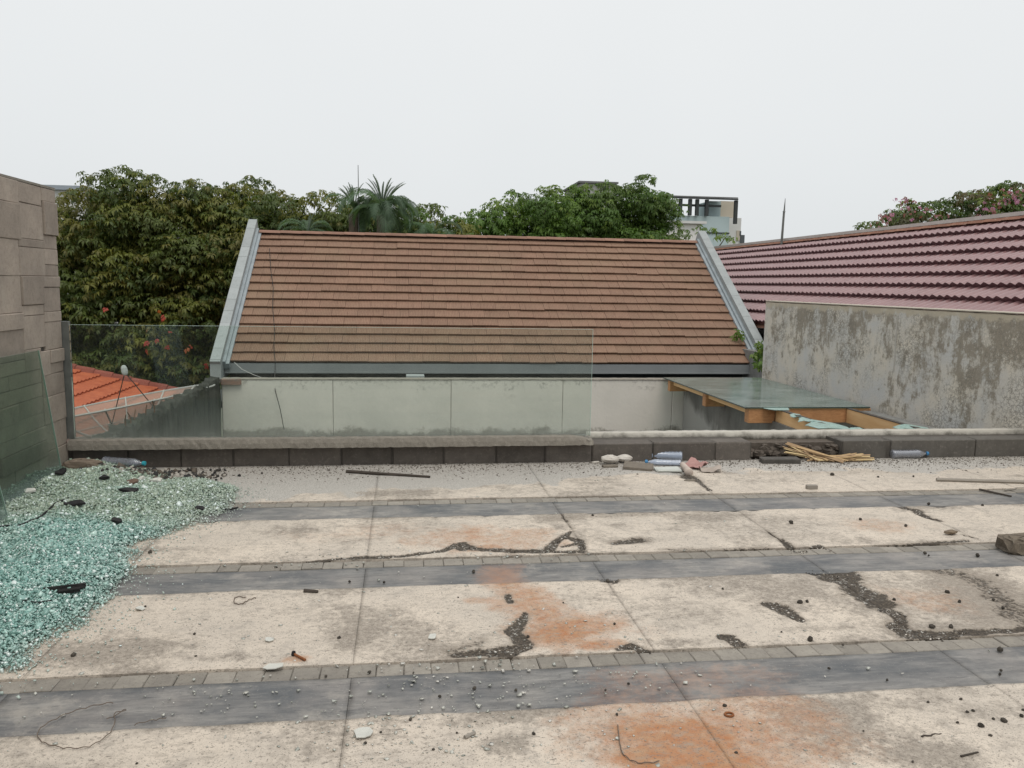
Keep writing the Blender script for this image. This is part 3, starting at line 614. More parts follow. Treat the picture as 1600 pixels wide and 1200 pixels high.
_c = SW.mix(SW.ramp(_f, (.57, 0.0), (.66, .55)), _c, (.66, .63, .565)); _c = SW.mix(SW.ramp(SW.noise(75, 4, .7), (.60, 0.0), (.70, .6)), _c, (.24, .22, .19))
_tp = SW.math('ADD', SW.math('MULTIPLY', SW.math('SUBTRACT', _z, 1.19), 14), SW.math('MULTIPLY', SW.math('SUBTRACT', _m, .5), 5.0))
_c = SW.mix(SW.ramp(_tp, (.2, 0.0), (.7, .8)), _c, (.58, .515, .40)); SW.bump(SW.math('ADD', _f, _m), .5, .012); SW = SW.fin(_c, .9, .15)
sw = thing('stained_wall', 'weathered grey rendered wall with brown stains on the right side', 'wall', (5.75, 9.6, -.8))
def WX(y): return 5.68 + (12.3 - y) * .04
n = 160; b_ = MB(); V = []
for i in range(n):
    y = -9.0 + 21.36 * i / (n - 1); wx = WX(y); zt = 1.283 + rnd.uniform(-.004, .004); V += [(wx, y, -.8), (wx + rnd.uniform(-.004, .004), y, .3), (wx, y, zt - .01), (wx + .01, y, zt), (wx + .15, y, zt), (wx + .15, y, -.8)]
b_.v = V; b_.f = [(i * 6 + j, (i + 1) * 6 + j, (i + 1) * 6 + (j + 1) % 6, i * 6 + (j + 1) % 6) for i in range(n - 1) for j in range(6)] + [tuple(range(6))[::-1], tuple((n - 1) * 6 + j for j in range(6))]
loc_build(b_, 'wall_body', SW, sw)
cap = MB(); 
for i in range(39):
    a = -8.55 + i * .536; k = len(cap.v); cap.bbox(-.012, .16, a, a + .534, 1.289 + rnd.uniform(0, .002), 1.305, .004); cap.v[k:] = [(x + WX(y), y, z) for x, y, z in cap.v[k:]]
loc_build(cap, 'capping', mottled('pale_cement_cap', (.56, .51, .43), (.46, .42, .35), 12, bump=.4), sw)
loc_build(MB().box(WX(9.05) - .006, WX(9.05) + .002, 9.04, 9.06, .55, 1.20), 'conduit_chase', mottled('chase_plaster', (.52, .50, .45), (.45, .43, .39), 10), sw)

# ------------------------------------------------------------------ brown tiled house
TILE = NT('brown_shingle_tile'); _o = TILE.obj(); _r = TILE.rand()
_rib = TILE.n('ShaderNodeTexWave', wave_type='BANDS', bands_direction='X'); TILE.L(_o, _rib.inputs['Vector']); _rib.inputs['Scale'].default_value = 11.0; _rib.inputs['Distortion'].default_value = 2.5; _rib.inputs['Detail'].default_value = 2
_n = TILE.noise(4, 5, .6); _s = TILE.noise(30, 4, .6, TILE.scale(TILE.pos, (3.0, .3, .3)))
_c = TILE.mix(TILE.ramp(_n, (.35, 0.0), (.65, 1.0)), (.275, .170, .116), (.24, .154, .104)); _c = TILE.mix(TILE.ramp(_s, (.45, 0.0), (.7, .7)), _c, (.165, .09, .065))
_c = TILE.mix(TILE.ramp(_rib.outputs['Fac'], (.0, .6), (.4, 0.0)), _c, (.14, .075, .055))
_c = TILE.mix(TILE.ramp(TILE.noise(.9, 5), (.5, 0.0), (.75, .35)), _c, (.24, .18, .115))
_c = TILE.mix(1.0, _c, TILE.math('MULTIPLY_ADD', _r, .14, .93), 'MULTIPLY'); TILE.bump(TILE.math('ADD', _rib.outputs['Fac'], _s), .25, .006); TILE = TILE.fin(_c, .75, .3)
RIDGE = mottled('ridge_tile', (.29, .165, .12), (.22, .13, .095), 5, bump=.3, var=.15)
VERGE = mottled('grey_painted_cement', (.36, .385, .385), (.30, .325, .325), 3.5, bump=.3, var=.06, c3=(.25, .27, .265))
FLASH = mottled('zinc_flashing', (.34, .385, .41), (.25, .285, .30), 5, rough=.5, spec=.5, bump=.2)
FASCIA = mottled('grey_fascia', (.25, .265, .27), (.21, .225, .23), 2, bump=.15)
DARKW = mottled('dark_house_wall', (.05, .055, .058), (.075, .08, .08), 2, bump=.2)
hs_ = thing('tiled_house', 'house with a brown shingle tiled roof between pale grey gable verges', 'house', (1.78, 16, -.2))
EX0, EX1, EY, EZ = -2.97, 6.50, 14.40, .085; RY, RZ = 17.89, 2.46
SL = math.hypot(RY - EY, RZ - EZ); sy, sz = (RY - EY) / SL, (RZ - EZ) / SL; NRM = (-sz, sy)
def on_slope(x, s, h=0.0): return (x, EY + sy * s + NRM[0] * h, EZ + sz * s + NRM[1] * h)
b_ = MB(); b_.add([on_slope(EX0 - .1, -.02, -.05), on_slope(EX1 + .1, -.02, -.05), on_slope(EX1 + .1, SL, -.05), on_slope(EX0 - .1, SL, -.05), (EX0 - .1, 2 * RY - EY, EZ), (EX1 + .1, 2 * RY - EY, EZ)], [(0, 1, 2, 3), (3, 2, 5, 4)])
hroof = loc_build(b_, 'roof', BED, hs_)
NR = 16; ex = SL / NR; tw = (EX1 - EX0) / 20.0
tm = []
for k in range(6):                              # a tile: two unequal faces with a groove, a thick lower edge
    q = random.Random(k); g0 = (-.13, .02, -.05, .08, -.09, .05)[k]; a = -tw / 2 + .0015; c_ = tw / 2 - .0015; L_ = ex + .05; h0, h1 = .050, .004
    V = []; Fc = []
    for (xa, xb, dz) in ((a, g0 - .0022, q.uniform(0, .004)), (g0 + .0022, c_, q.uniform(0, .004))):
        b0 = len(V); V += [(xa, 0, h0 + dz - .026), (xb, 0, h0 + dz - .026), (xa, 0, h0 + dz), (xb, 0, h0 + dz), (xa, L_, h1), (xb, L_, h1)]
        Fc += [(b0, b0 + 1, b0 + 3, b0 + 2), (b0 + 2, b0 + 3, b0 + 5, b0 + 4), (b0, b0 + 2, b0 + 4), (b0 + 1, b0 + 5, b0 + 3), (b0, b0 + 4, b0 + 5, b0 + 1)]
    b0 = len(V); V += [(g0 - .003, .004, h0 - .008), (g0 + .003, .004, h0 - .008), (g0 - .003, L_, h1 - .004), (g0 + .003, L_, h1 - .004)]; Fc += [(b0, b0 + 1, b0 + 3, b0 + 2)]
    m = mesh_from('roof_tile', V, Fc); m.materials.append(TILE); tm.append(m)
ROTX = math.atan2(sz, sy); HQ = Vector(hs_.location)
def cut_tile(x0, x1):
    a = x0 + .001; c_ = x1 - .001; L_ = ex + .05; h0, h1 = .050, .004
    V = [(a, 0, h0 - .026), (c_, 0, h0 - .026), (a, 0, h0), (c_, 0, h0), (a, L_, h1), (c_, L_, h1)]
    m = mesh_from('roof_tile', V, [(0, 1, 3, 2), (2, 3, 5, 4), (0, 2, 4), (1, 5, 3), (0, 4, 5, 1)]); m.materials.append(TILE); return m
count = 0; rest = MB()
for r in range(NR):
    off = (.5 * tw if r % 2 else 0.0); i = 0; xs = []
    x = EX0 - off
    while x < EX1 - .03: xs.append((max(x, EX0), min(x + tw, EX1))); x += tw
    for (xa, xb) in xs:
        if xb - xa < .05: continue
        if xb - xa > tw * .97: me = tm[rnd.randrange(6)]; ox = (xa + xb) / 2
        else: me = cut_tile(0, xb - xa); ox = xa
        p = Vector(on_slope(ox, r * ex + rnd.uniform(-.006, .006) - (.012 if rnd.random() < .04 else 0), rnd.uniform(-.002, .004))); rot = (ROTX + rnd.uniform(-.004, .004), rnd.uniform(-.004, .004), rnd.uniform(-.004, .004))
        if count < 300:
            o = put('roof_tile', me, None, hroof, p - HQ); o.rotation_euler = rot; count += 1
        else:
            M_ = Matrix.Translation(p) @ Matrix.Rotation(ROTX, 4, 'X'); rest.add([M_ @ v_.co for v_ in me.vertices], [tuple(q.vertices) for q in me.polygons])
tag(loc_build(rest, 'upper_roof_tiles', TILE, hroof), kind='stuff')
x = EX0 + .01; k = 0
while x < EX1 - .05:
    x1 = min(x + .43, EX1 - .01); a = MB()
    V = []
    for xx in (x, x1 + .0):
        lift = .006 if xx == x else .0
        for t in np.linspace(-.5, .5, 6): V.append((xx, RY + math.sin(t * 2.3) * .15, RZ - .035 + math.cos(t * 2.3) * .105 + lift))
    a.add(V, [(j, j + 6, j + 7, j + 1) for j in range(5)] + [(0, 1, 2, 3, 4, 5), (11, 10, 9, 8, 7, 6)]); loc_build(a, 'ridge_tile', RIDGE, hroof); x = x1 + .002; k += 1
# verges: sloping walls built of short coping pieces, flashing inside
for sgn, xi in ((-1, EX0), (1, EX1)):
    n = 13; wd = .17; h0, h1 = .02, .215
    for k in range(n):
        s0 = -.22 + (SL + .42) * k / n; s1 = -.22 + (SL + .42) * (k + 1) / n - .004; xa, xb = (xi - .05 - wd, xi - .05) if sgn < 0 else (xi + .05, xi + .05 + wd); dh = rnd.uniform(-.003, .003)
        P = [on_slope(xx, s, h) for s in (s0, s1) for xx, h in ((xa, -.25), (xb, -.25), (xb, h1 + dh), (xa, h1 + dh))]
        a = MB(); a.add(P, [(0, 1, 2, 3), (7, 6, 5, 4), (0, 4, 5, 1), (1, 5, 6, 2), (2, 6, 7, 3), (3, 7, 4, 0)]); loc_build(a, 'verge_piece', VERGE, hs_)
    a = MB(); a.box(xi - .05 - wd - .003 if sgn < 0 else xi + .047, xi - .047 if sgn < 0 else xi + .053 + wd, EY - .27, EY + .4, -.16, .17); loc_build(a, 'verge_foot', VERGE, hs_)
    a = MB()
    for (w0, w1, hh) in ((.05, .0, .115), (.0, -.055, .07)):
        xa, xb = (xi - w0, xi - w1) if sgn < 0 else (xi + w1, xi + w0)
        P = [on_slope(xx, s, h) for s in (-.10, SL + .02) for xx, h in ((xa, -.04), (xb, -.04), (xb, hh), (xa, hh))]
        a.add(P, [(0, 1, 2, 3), (7, 6, 5, 4), (0, 4, 5, 1), (1, 5, 6, 2), (2, 6, 7, 3), (3, 7, 4, 0)])
    loc_build(a, 'flashing', FLASH, hs_)
    for k in range(60):
        pass
a = MB().box(EX0 - .04, EX1 + .04, EY - .02, EY + .06, -.085, .082); a.box(EX0 - .04, EX1 + .04, EY - .045, EY - .021, -.085, -.06); loc_build(a, 'fascia', FASCIA, hs_)
loc_build(MB().box(EX0 - .02, EX1 + .02, EY + .30, 2 * RY - EY - .3, -5.2, .0), 'wall', DARKW, hs_)
loc_build(MB().box(EX0, EX1, 12.5, EY + .29, -.40, -.30), 'gutter_floor', DARKW, hs_)
loc_build(MB().box(.05, .34, 13.2, 13.5, -.30, -.0), 'drain_box', VERGE, hs_)

# cable on the roof
CABLE = mottled('black_cable', (.02, .02, .02), (.035, .033, .03), 30, rough=.6, bump=0)
pts = []
for px, py in ((421, 388), (423, 420), (427, 450), (426, 480), (429, 515), (428, 545), (430, 566)):
    r_ = ray(px, py); 
    # hit with the roof slope
    nn = np.array([0, NRM[0], NRM[1]]); p0 = np.array(on_slope(0, 0, .05)); tt = nn @ (p0 - EYE) / (nn @ r_); pts.append(tuple(EYE + r_ * tt))
pts += [atY(430, 578, 14.33), atY(429, 592, 12.6), atY(430, 610, 12.25), atY(438, 640, 12.2), atY(444, 672, 12.15)]
tag(MB().tube(pts, .006, 5).build('roof_cable', CABLE), 'thin dark cable hanging down the brown roof and over the white wall', 'cable')
WIREW = mottled('pale_wire', (.5, .5, .48), (.42, .42, .40), 9, bump=0)
tag(MB().tube([atY(366, 566, 14.3), atY(378, 577, 13.9), atY(395, 585, 13.2), atY(414, 592, 12.5)], .005, 5).build('loose_wire', WIREW), 'pale loose wire dangling from the left roof corner', 'wire')

# ------------------------------------------------------------------ maroon roof house on the right
MAR = NT('maroon_glazed_tile'); _n = MAR.noise(5, 5, .6); _r = MAR.rand()
_c = MAR.mix(MAR.ramp(_n, (.35, 0.0), (.65, 1.0)), (.095, .02, .03), (.07, .015, .022)); _c = MAR.mix(MAR.ramp(MAR.noise(26, 5, .7), (.52, 0.0), (.72, .6)), _c, (.22, .14, .14))
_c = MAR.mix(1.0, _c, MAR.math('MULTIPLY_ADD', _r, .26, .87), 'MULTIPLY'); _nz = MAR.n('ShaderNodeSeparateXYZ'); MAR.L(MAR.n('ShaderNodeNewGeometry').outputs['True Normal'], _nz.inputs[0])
_sheen = MAR.math('MULTIPLY', MAR.ramp(_nz.outputs[2], (.45, 0.0), (.75, 1.0)), MAR.ramp(MAR.noise(3.5, 6, .7), (.25, .55), (.7, .95)))
_c = MAR.mix(_sheen, _c, (.30, .17, .168))      # pale sky sheen painted into the colour of the upward faces
MAR.b.inputs['Coat Weight'].default_value = .6; MAR.b.inputs['Coat Roughness'].default_value = .28; MAR = MAR.fin(_c, .45, .7)
MARR = mottled('weathered_ridge', (.30, .155, .105), (.22, .105, .075), 4, bump=.3, var=.1, c3=(.36, .28, .22))
RCAP = mottled('pale_ridge_mortar', (.58, .54, .51), (.48, .45, .42), 6, bump=.3)
mh = thing('maroon_roof_house', 'house with glossy maroon wavy roof tiles rising behind the stained wall', 'house', (9.9, 16, 0))
MQ = Vector(mh.location)
RX, RZ2, TT = 9.9, 2.70, math.radians(31.0); mex = .355; mtw = .33
ca, sa = math.cos(TT), math.sin(TT)
nx = 13; V = []; Fc = []
L_ = mex + .05
for j in range(nx):
    t = j / (nx - 1); hh = .034 * (.5 - .5 * math.cos(2 * math.pi * 2 * t)) + .010 * t
    V += [(.035, t * mtw, -.012), (0, t * mtw, .078 + hh), (0, t * mtw, .078 + hh), (L_ * .5, t * mtw, .039 + hh), (L_, t * mtw, .000 + hh * .9)]
for j in range(nx - 1):
    for q in (0, 2, 3): Fc.append((j * 5 + q, j * 5 + q + 1, (j + 1) * 5 + q + 1, (j + 1) * 5 + q)[::-1])
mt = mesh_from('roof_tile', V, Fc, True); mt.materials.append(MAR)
sd_ = 10 * mex + .08
b_ = MB(); b_.add([(RX - ca * sd_, 12.6, RZ2 - .09 - sa * sd_), (RX - ca * sd_, 25.3, RZ2 - .09 - sa * sd_), (RX, 25.3, RZ2 - .09), (RX, 12.6, RZ2 - .09)], [(0, 3, 2, 1)])
sd2 = 9 * mex + .1; b_.add([(RX - ca * sd2, 6.6, RZ2 - .09 - sa * sd2), (RX - ca * sd2, 12.6, RZ2 - .09 - sa * sd2), (RX, 12.6, RZ2 - .09), (RX, 6.6, RZ2 - .09)], [(0, 3, 2, 1)])
b_.add([(RX, 6.6, RZ2 - .09), (RX, 25.3, RZ2 - .09), (RX + 4.2, 25.3, .1), (RX + 4.2, 6.6, .1)], [(0, 3, 2, 1)])
b_.add([(RX, 25.3, RZ2 - .05), (RX - ca * sd_, 29.5, RZ2 - sa * sd_), (RX + 4.2, 29.5, .1)], [(0, 2, 1)]); b_.add([(RX, 25.3, RZ2 - .05), (RX - ca * sd_, 25.3, RZ2 - .09 - sa * sd_), (RX - ca * sd_, 29.5, RZ2 - sa * sd_)], [(0, 2, 1)])
mroof = loc_build(b_, 'roof', MARR, mh)
cand = []
for r in range(10):
    sd_ = (r + 1) * mex + .05                   # distance down the slope of the tile's lower edge
    x = RX - ca * sd_; z = RZ2 - .05 - sa * sd_; y = 6.6
    while y < 25.2:
        if not (r >= 9 and y < 12.55):
            c = R.T @ (np.array([x, y, z]) - EYE); u_ = 800 + FPX * c[0] / c[2]; v_ = 600 + FPX * c[1] / c[2]; c2 = R.T @ (np.array([5.68, y * 5.68 / x, 1.285]) - EYE); wy = 600 + FPX * c2[1] / c2[2]
            vis = (u_ < 1625 and u_ > 1100 and (v_ < wy + 6 or u_ < 1200)); cand.append((not vis, y, r, x, z, y))
        y += mtw
cand.sort(); rest = MB()
RM = Matrix.Rotation(-TT, 4, 'Y'); tv = [v_.co.copy() for v_ in mt.vertices]; tf = [tuple(q.vertices) for q in mt.polygons]
for k, (nv, yy, r, x, z, y) in enumerate(cand):
    p = Vector((x, y, z))
    if k < 300 and not nv:
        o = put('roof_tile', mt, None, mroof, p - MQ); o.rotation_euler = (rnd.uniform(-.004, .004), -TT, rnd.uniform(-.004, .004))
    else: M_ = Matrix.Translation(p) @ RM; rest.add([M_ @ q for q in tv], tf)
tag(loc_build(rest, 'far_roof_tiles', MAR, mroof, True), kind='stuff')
y = 6.6
while y < 25.2:
    a = MB(); V = []
    for yy, lf in ((y, .0), (y + .42, .008)):
        for t in np.linspace(-.5, .5, 7): V.append((RX + math.sin(t * 2.4) * .17, yy, RZ2 - .085 + math.cos(t * 2.4) * .12 + lf))
    a.add(V, [(j, j + 1, j + 8, j + 7) for j in range(6)] + [tuple(range(7))[::-1], tuple(range(7, 14))]); loc_build(a, 'ridge_tile', MARR, mroof); y += .424
loc_build(MB().box(RX - .10, RX + .10, 6.6, 25.35, RZ2 + .02, RZ2 + .085), 'ridge_mortar', RCAP, mh)
loc_build(MB().box(6.35, 13.9, 6.7, 28.5, -5.2, .35), 'wall', GREYPLASTER, mh)

# ------------------------------------------------------------------ orange roof on the left and the mesh dish
ORG = NT('orange_clay_tile'); _c = ORG.mix(ORG.ramp(ORG.noise(5, 5), (.35, 0.0), (.65, 1.0)), (.56, .15, .07), (.45, .105, .05)); ORG = ORG.fin(_c, .6, .35)
ORGR = mottled('dull_red_ridge', (.33, .10, .075), (.26, .085, .065), 5, bump=.2, var=.1)
oh = thing('orange_roof_house', 'lower house with bright orange clay tile roof seen through the glass', 'house', (-6, 13, -2))
A0 = np.array([-8.28, 19.2, -.336]); A1 = np.array([-4.68, 19.2, -1.194]); dv = (A1 - A0) / np.linalg.norm(A1 - A0); wv = np.array([0, -1, 0]); nv_ = np.cross(dv, wv); nv_ = nv_ if nv_[2] > 0 else -nv_
V = []; Fc = []; nrow = 10; ncol = 80; lr = 3.72 / 9; cw = .108
for r in range(nrow):
    for c in range(ncol + 1):
        for q in (0, 1, 2):
            hq = (.005, .055, .03)[q]; sl = (0, lr, lr)[q]
            for hlf in (0, 1):
                pass
        for q, (sl, hq) in enumerate(((0.0, .01), (lr, .05), (lr, .015))):
            bump = .035 * (1 if c % 2 else 0) if q < 2 else 0
            V.append(A0 + dv * (r * lr + sl) + wv * (c * cw) + nv_ * (hq + bump))
    b0 = r * (ncol + 1) * 3
    for c in range(ncol):
        i = b0 + c * 3; Fc += [(i, i + 1, i + 4, i + 3), (i + 1, i + 2, i + 5, i + 4)]
b_ = MB(); b_.v = [tuple(q) for q in V]; b_.f = Fc; tag(loc_build(b_, 'clay_tiles', ORG, oh), kind='stuff')
P = [A0, A0 + dv * 4.2, A0 + dv * 4.2 + wv * 8.6, A0 + wv * 8.6]; b_ = MB(); b_.add([tuple(p - nv_ * .02) for p in P], [(0, 1, 2, 3)]); loc_build(b_, 'roof', ORGR, oh)
s = -.1
while s < 4.1:
    a = MB(); p = A0 + dv * s + nv_ * .05; q = A0 + dv * (s + .40) + nv_ * .05; a.tube([tuple(p), tuple(q), tuple(q + dv * .01)], [.10, .12, .11], 8); loc_build(a, 'ridge_tile', ORGR, oh); s += .395
loc_build(MB().box(-10, -5.1, 10.8, 19.5, -5.2, -1.7), 'wall', GREYPLASTER, oh)
# dish
dh = thing('satellite_dish', 'large open mesh satellite dish behind the mossy wall in front of the orange roof', 'satellite dish', (-3.95, 11.8, -.5))
C0 = Vector((-3.92, 11.8, -.225)); nd = Vector((-.19, .035, 1)).normalized(); ux = (Vector((1, 0, 0)) - nd * nd.x).normalized(); uy = nd.cross(ux); RD = 1.30; DEP = .52
def dp(r, t): return C0 + (ux * math.cos(t) + uy * math.sin(t)) * r - nd * DEP * (1 - (r / RD) ** 2)
t_ = NT('perforated_mesh'); t_.t.nodes.remove(t_.b); tr = t_.n('ShaderNodeBsdfTransparent'); df = t_.n('ShaderNodeBsdfDiffuse'); df.inputs[0].default_value = (.40, .34, .30, 1)
ms = t_.n('ShaderNodeMixShader'); ms.inputs[0].default_value = .52; t_.L(tr.outputs[0], ms.inputs[1]); t_.L(df.outputs[0], ms.inputs[2]); t_.L(ms.outputs[0], t_.out.inputs[0]); MESHM = t_.m
NRB = 14
for k in range(NRB):
    V = []; Fc = []; na, nb = 5, 8
    for i in range(nb + 1):
        for j in range(na + 1): V.append(dp(.1 + (RD - .1) * i / nb, 2 * math.pi * (k + j / na) / NRB))
    for i in range(nb):
        for j in range(na): q = i * (na + 1) + j; Fc.append((q, q + 1, q + na + 2, q + na + 1))
    b_ = MB(); b_.add(V, Fc); loc_build(b_, 'mesh_panel', MESHM, dh, True)
    b_ = MB().tube([dp(.08 + (RD - .08) * i / 8, 2 * math.pi * k / NRB) + nd * .012 for i in range(9)], .011, 5); loc_build(b_, 'rib', WIREW, dh)
loc_build(MB().tube([dp(RD, 2 * math.pi * k / 48) for k in range(49)], .014, 5), 'rim', WIREW, dh)
loc_build(MB().tube([dp(RD * .62, 2 * math.pi * k / 40) + nd * .01 for k in range(41)], .008, 4), 'inner_ring', WIREW, dh)
FT = C0 + nd * .40 + ux * .20
for k in (0, 2): loc_build(MB().tube([dp(RD * .45, 2.2 + 2 * math.pi * k / 3), FT], .007, 5), 'strut', CABLE, dh)
loc_build(MB().lathe([(-.02, .02), (0, .036), (.03, .042), (.08, .04), (.11, .028), (.12, .01)], FT - nd * .02, nd, 12), 'feed', mottled('feed_white', (.48, .5, .49), (.4, .42, .41), 8), dh)
loc_build(MB().tube([C0 - nd * DEP, C0 - nd * (DEP + .3), (-3.9, 11.85, -5.2)], .06, 10), 'mast', STEEL, dh)

# ------------------------------------------------------------------ far buildings and masts
FB_BLUE = mottled('blue_grey_render', (.46, .55, .56), (.41, .50, .51), .8, bump=0); FB_W = mottled('far_white_render', (.68, .68, .66), (.60, .60, .58), .8, bump=0)
FB_B = mottled('far_beige_render', (.55, .49, .40), (.48, .43, .35), .8, bump=0); FB_G2 = mottled('far_grey_concrete', (.40, .395, .37), (.33, .325, .31), 1.2, bump=0); FB_D = mottled('far_dark_metal', (.045, .05, .052), (.065, .07, .07), 2, bump=0); FB_G = mottled('far_grey_roof', (.16, .16, .16), (.20, .20, .20), 2, bump=0)
WINM = mottled('far_window_glass', (.05, .06, .065), (.08, .09, .095), 3, rough=.15, spec=.6, bump=0)
fbd = thing('pergola_building', 'distant pale blue and white block with a dark roof pergola on top', 'building', (17, 47, -5.2))
YB = 45.0
def px_box(x0, x1, yt, yb, Y, dY):
    a = atY(x0, yt, Y); c = atY(x1, yb, Y); return (a[0], c[0], Y, Y + dY, min(a[2], c[2]), max(a[2], c[2]))
def fb(name, q, m, lab=None):
    o = loc_build(MB().box(*q), name, m, fbd)
    if lab: o['label'] = lab
    return o
a = atY(1078, 337, YB); c = atY(1140, 337, YB); e_ = atY(1172, 338, YB)
ztop = a[2]
fb('wall', (a[0] - 3, c[0], YB, YB + 8, -5.2, ztop), FB_BLUE); fb('wall', (c[0] + .01, e_[0], YB + 1.2, YB + 9, -5.2, ztop + .05), FB_W)
for (x0, x1) in ((1080, 1139),): fb('parapet_band', (a[0] - 3, c[0] + .02, YB - .06, YB - .005, ztop - .95, ztop - .88), FB_D)
q = px_box(1126, 1146, 314, 340, YB + 1.3, 2); fb('stair_tower', q, FB_B); q = px_box(1109, 1125.5, 314, 338, YB + .8, 2); fb('stair_tower', q, FB_BLUE)
rt = atY(1150, 311, YB); rl = atY(995, 311, YB)
b_ = MB(); b_.add([(rl[0], YB - .3, rt[2]), (rt[0], YB - .3, rt[2]), (rt[0], YB - .3, rt[2] + .06), (rl[0], YB - .3, rt[2] + .06), (rl[0], YB + 4, rt[2] + .45), (rt[0] - 3.2, YB + 4, rt[2] + .45), (rt[0] - 3.2, YB + 4, rt[2] + .52), (rl[0], YB + 4, rt[2] + .52)], [(0, 1, 2, 3), (7, 6, 5, 4), (0, 4, 5, 1), (1, 5, 6, 2), (2, 6, 7, 3), (3, 7, 4, 0)]); loc_build(b_, 'roof', FB_G, fbd)
fb('beam', (rl[0], rt[0], YB - .34, YB - .22, rt[2] - .09, rt[2] - .01), FB_D); pb = atY(1040, 318, YB); fb('beam', (pb[0] - 1, pb[0] + 3.2, YB - .1, YB, pb[2] - .12, pb[2]), FB_D)
for px in (1148.5, 1103, 1088, 1077, 1062): t = atY(px, 312, YB); fb('column', (t[0] - .09, t[0] + .09, YB - .25, YB - .07, ztop - (.4 if px > 1140 else 0), rt[2] - .10), FB_D)
q = px_box(1157, 1163, 367, 382, YB + 1.14, .05); fb('window', q, WINM); q = px_box(1156, 1158, 361, 368, YB + 1.14, .05); fb('window', q, WINM)
q = px_box(1151, 1156, 360, 376, YB + 1.16, .03); fb('panel', q, FB_B)
lw = thing('white_low_house', 'bright white wall of a low house behind the small trees', 'house', (12, 38, -5.2))
q = px_box(1030, 1092, 340, 420, 36, 4); loc_build(MB().box(q[0], q[1], q[2], q[3], -5.2, atY(1080, 350, 36)[2]), 'wall', mottled('bright_white_wall', (.82, .81, .78), (.76, .75, .72), 1, bump=0), lw)
loc_build(MB().box(q[0] - .2, q[1] + .2, q[2] - .2, q[3] + .2, atY(1080, 350, 36)[2] + .01, atY(1080, 350, 36)[2] + .12), 'roof', FB_W, lw)
cb = thing('concrete_block_building', 'distant grey concrete roof block showing above the trees', 'building', (10, 62, -5.2))
q = px_box(908, 962, 286, 330, 60, 6); loc_build(MB().box(q[0], q[1], q[2], q[3], -5.2, q[5]), 'wall', FB_G2, cb); loc_build(MB().box(q[0] - .2, q[1] + .1, q[2] - .2, q[3], q[5] + .01, q[5] + .14), 'roof', FB_G, cb)
for k in range(3): t = atY(940 + k * 5, 289, 59.9); loc_build(MB().box(t[0] - .07, t[0] + .07, 59.9, 59.98, t[2] - .25, t[2] + .12), 'vent_slot', FB_D, cb)
fl = thing('flat_roof_building', 'distant white flat roofed building peeping over the left tree', 'building', (-24, 62, -5.2))
q = px_box(60, 131, 289, 330, 60, 6); loc_build(MB().box(q[0], q[1], q[2], q[3], -5.2, q[5] - .3), 'wall', FB_W, fl); loc_build(MB().box(q[0] - .2, q[1] + .2, q[2] - .3, q[3], q[5] - .29, q[5]), 'roof', mottled('far_blue_roof', (.36, .40, .45), (.3, .34, .38), 2, bump=0), fl)
a = atY(561, 372, 20); c = atY(559.5, 258, 20)
tag(MB().tube([(a[0], 20, -5.2), (a[0], 20, a[2]), (c[0], 20, c[2])], [.03, .018, .008], 6).build('antenna_mast', STEEL), 'thin upright antenna rod beside the palm', 'antenna')
lr_ = thing('lightning_rod', 'slim grey lightning rod standing above the maroon roof ridge', 'lightning rod', (9.6, 20.4, 2.6))
a = atY(1221, 376, 20.4); m_ = atY(1225, 331, 20.4); c = atY(1227, 310, 20.4)
loc_build(MB().tube([(a[0], 20.4, 2.3), m_], [.035, .028], 8), 'pole', STEEL, lr_); loc_build(MB().tube([m_, (m_[0] + .005, m_[1], m_[2] + .03), c], [.04, .022, .006], 8), 'spike', STEEL, lr_)

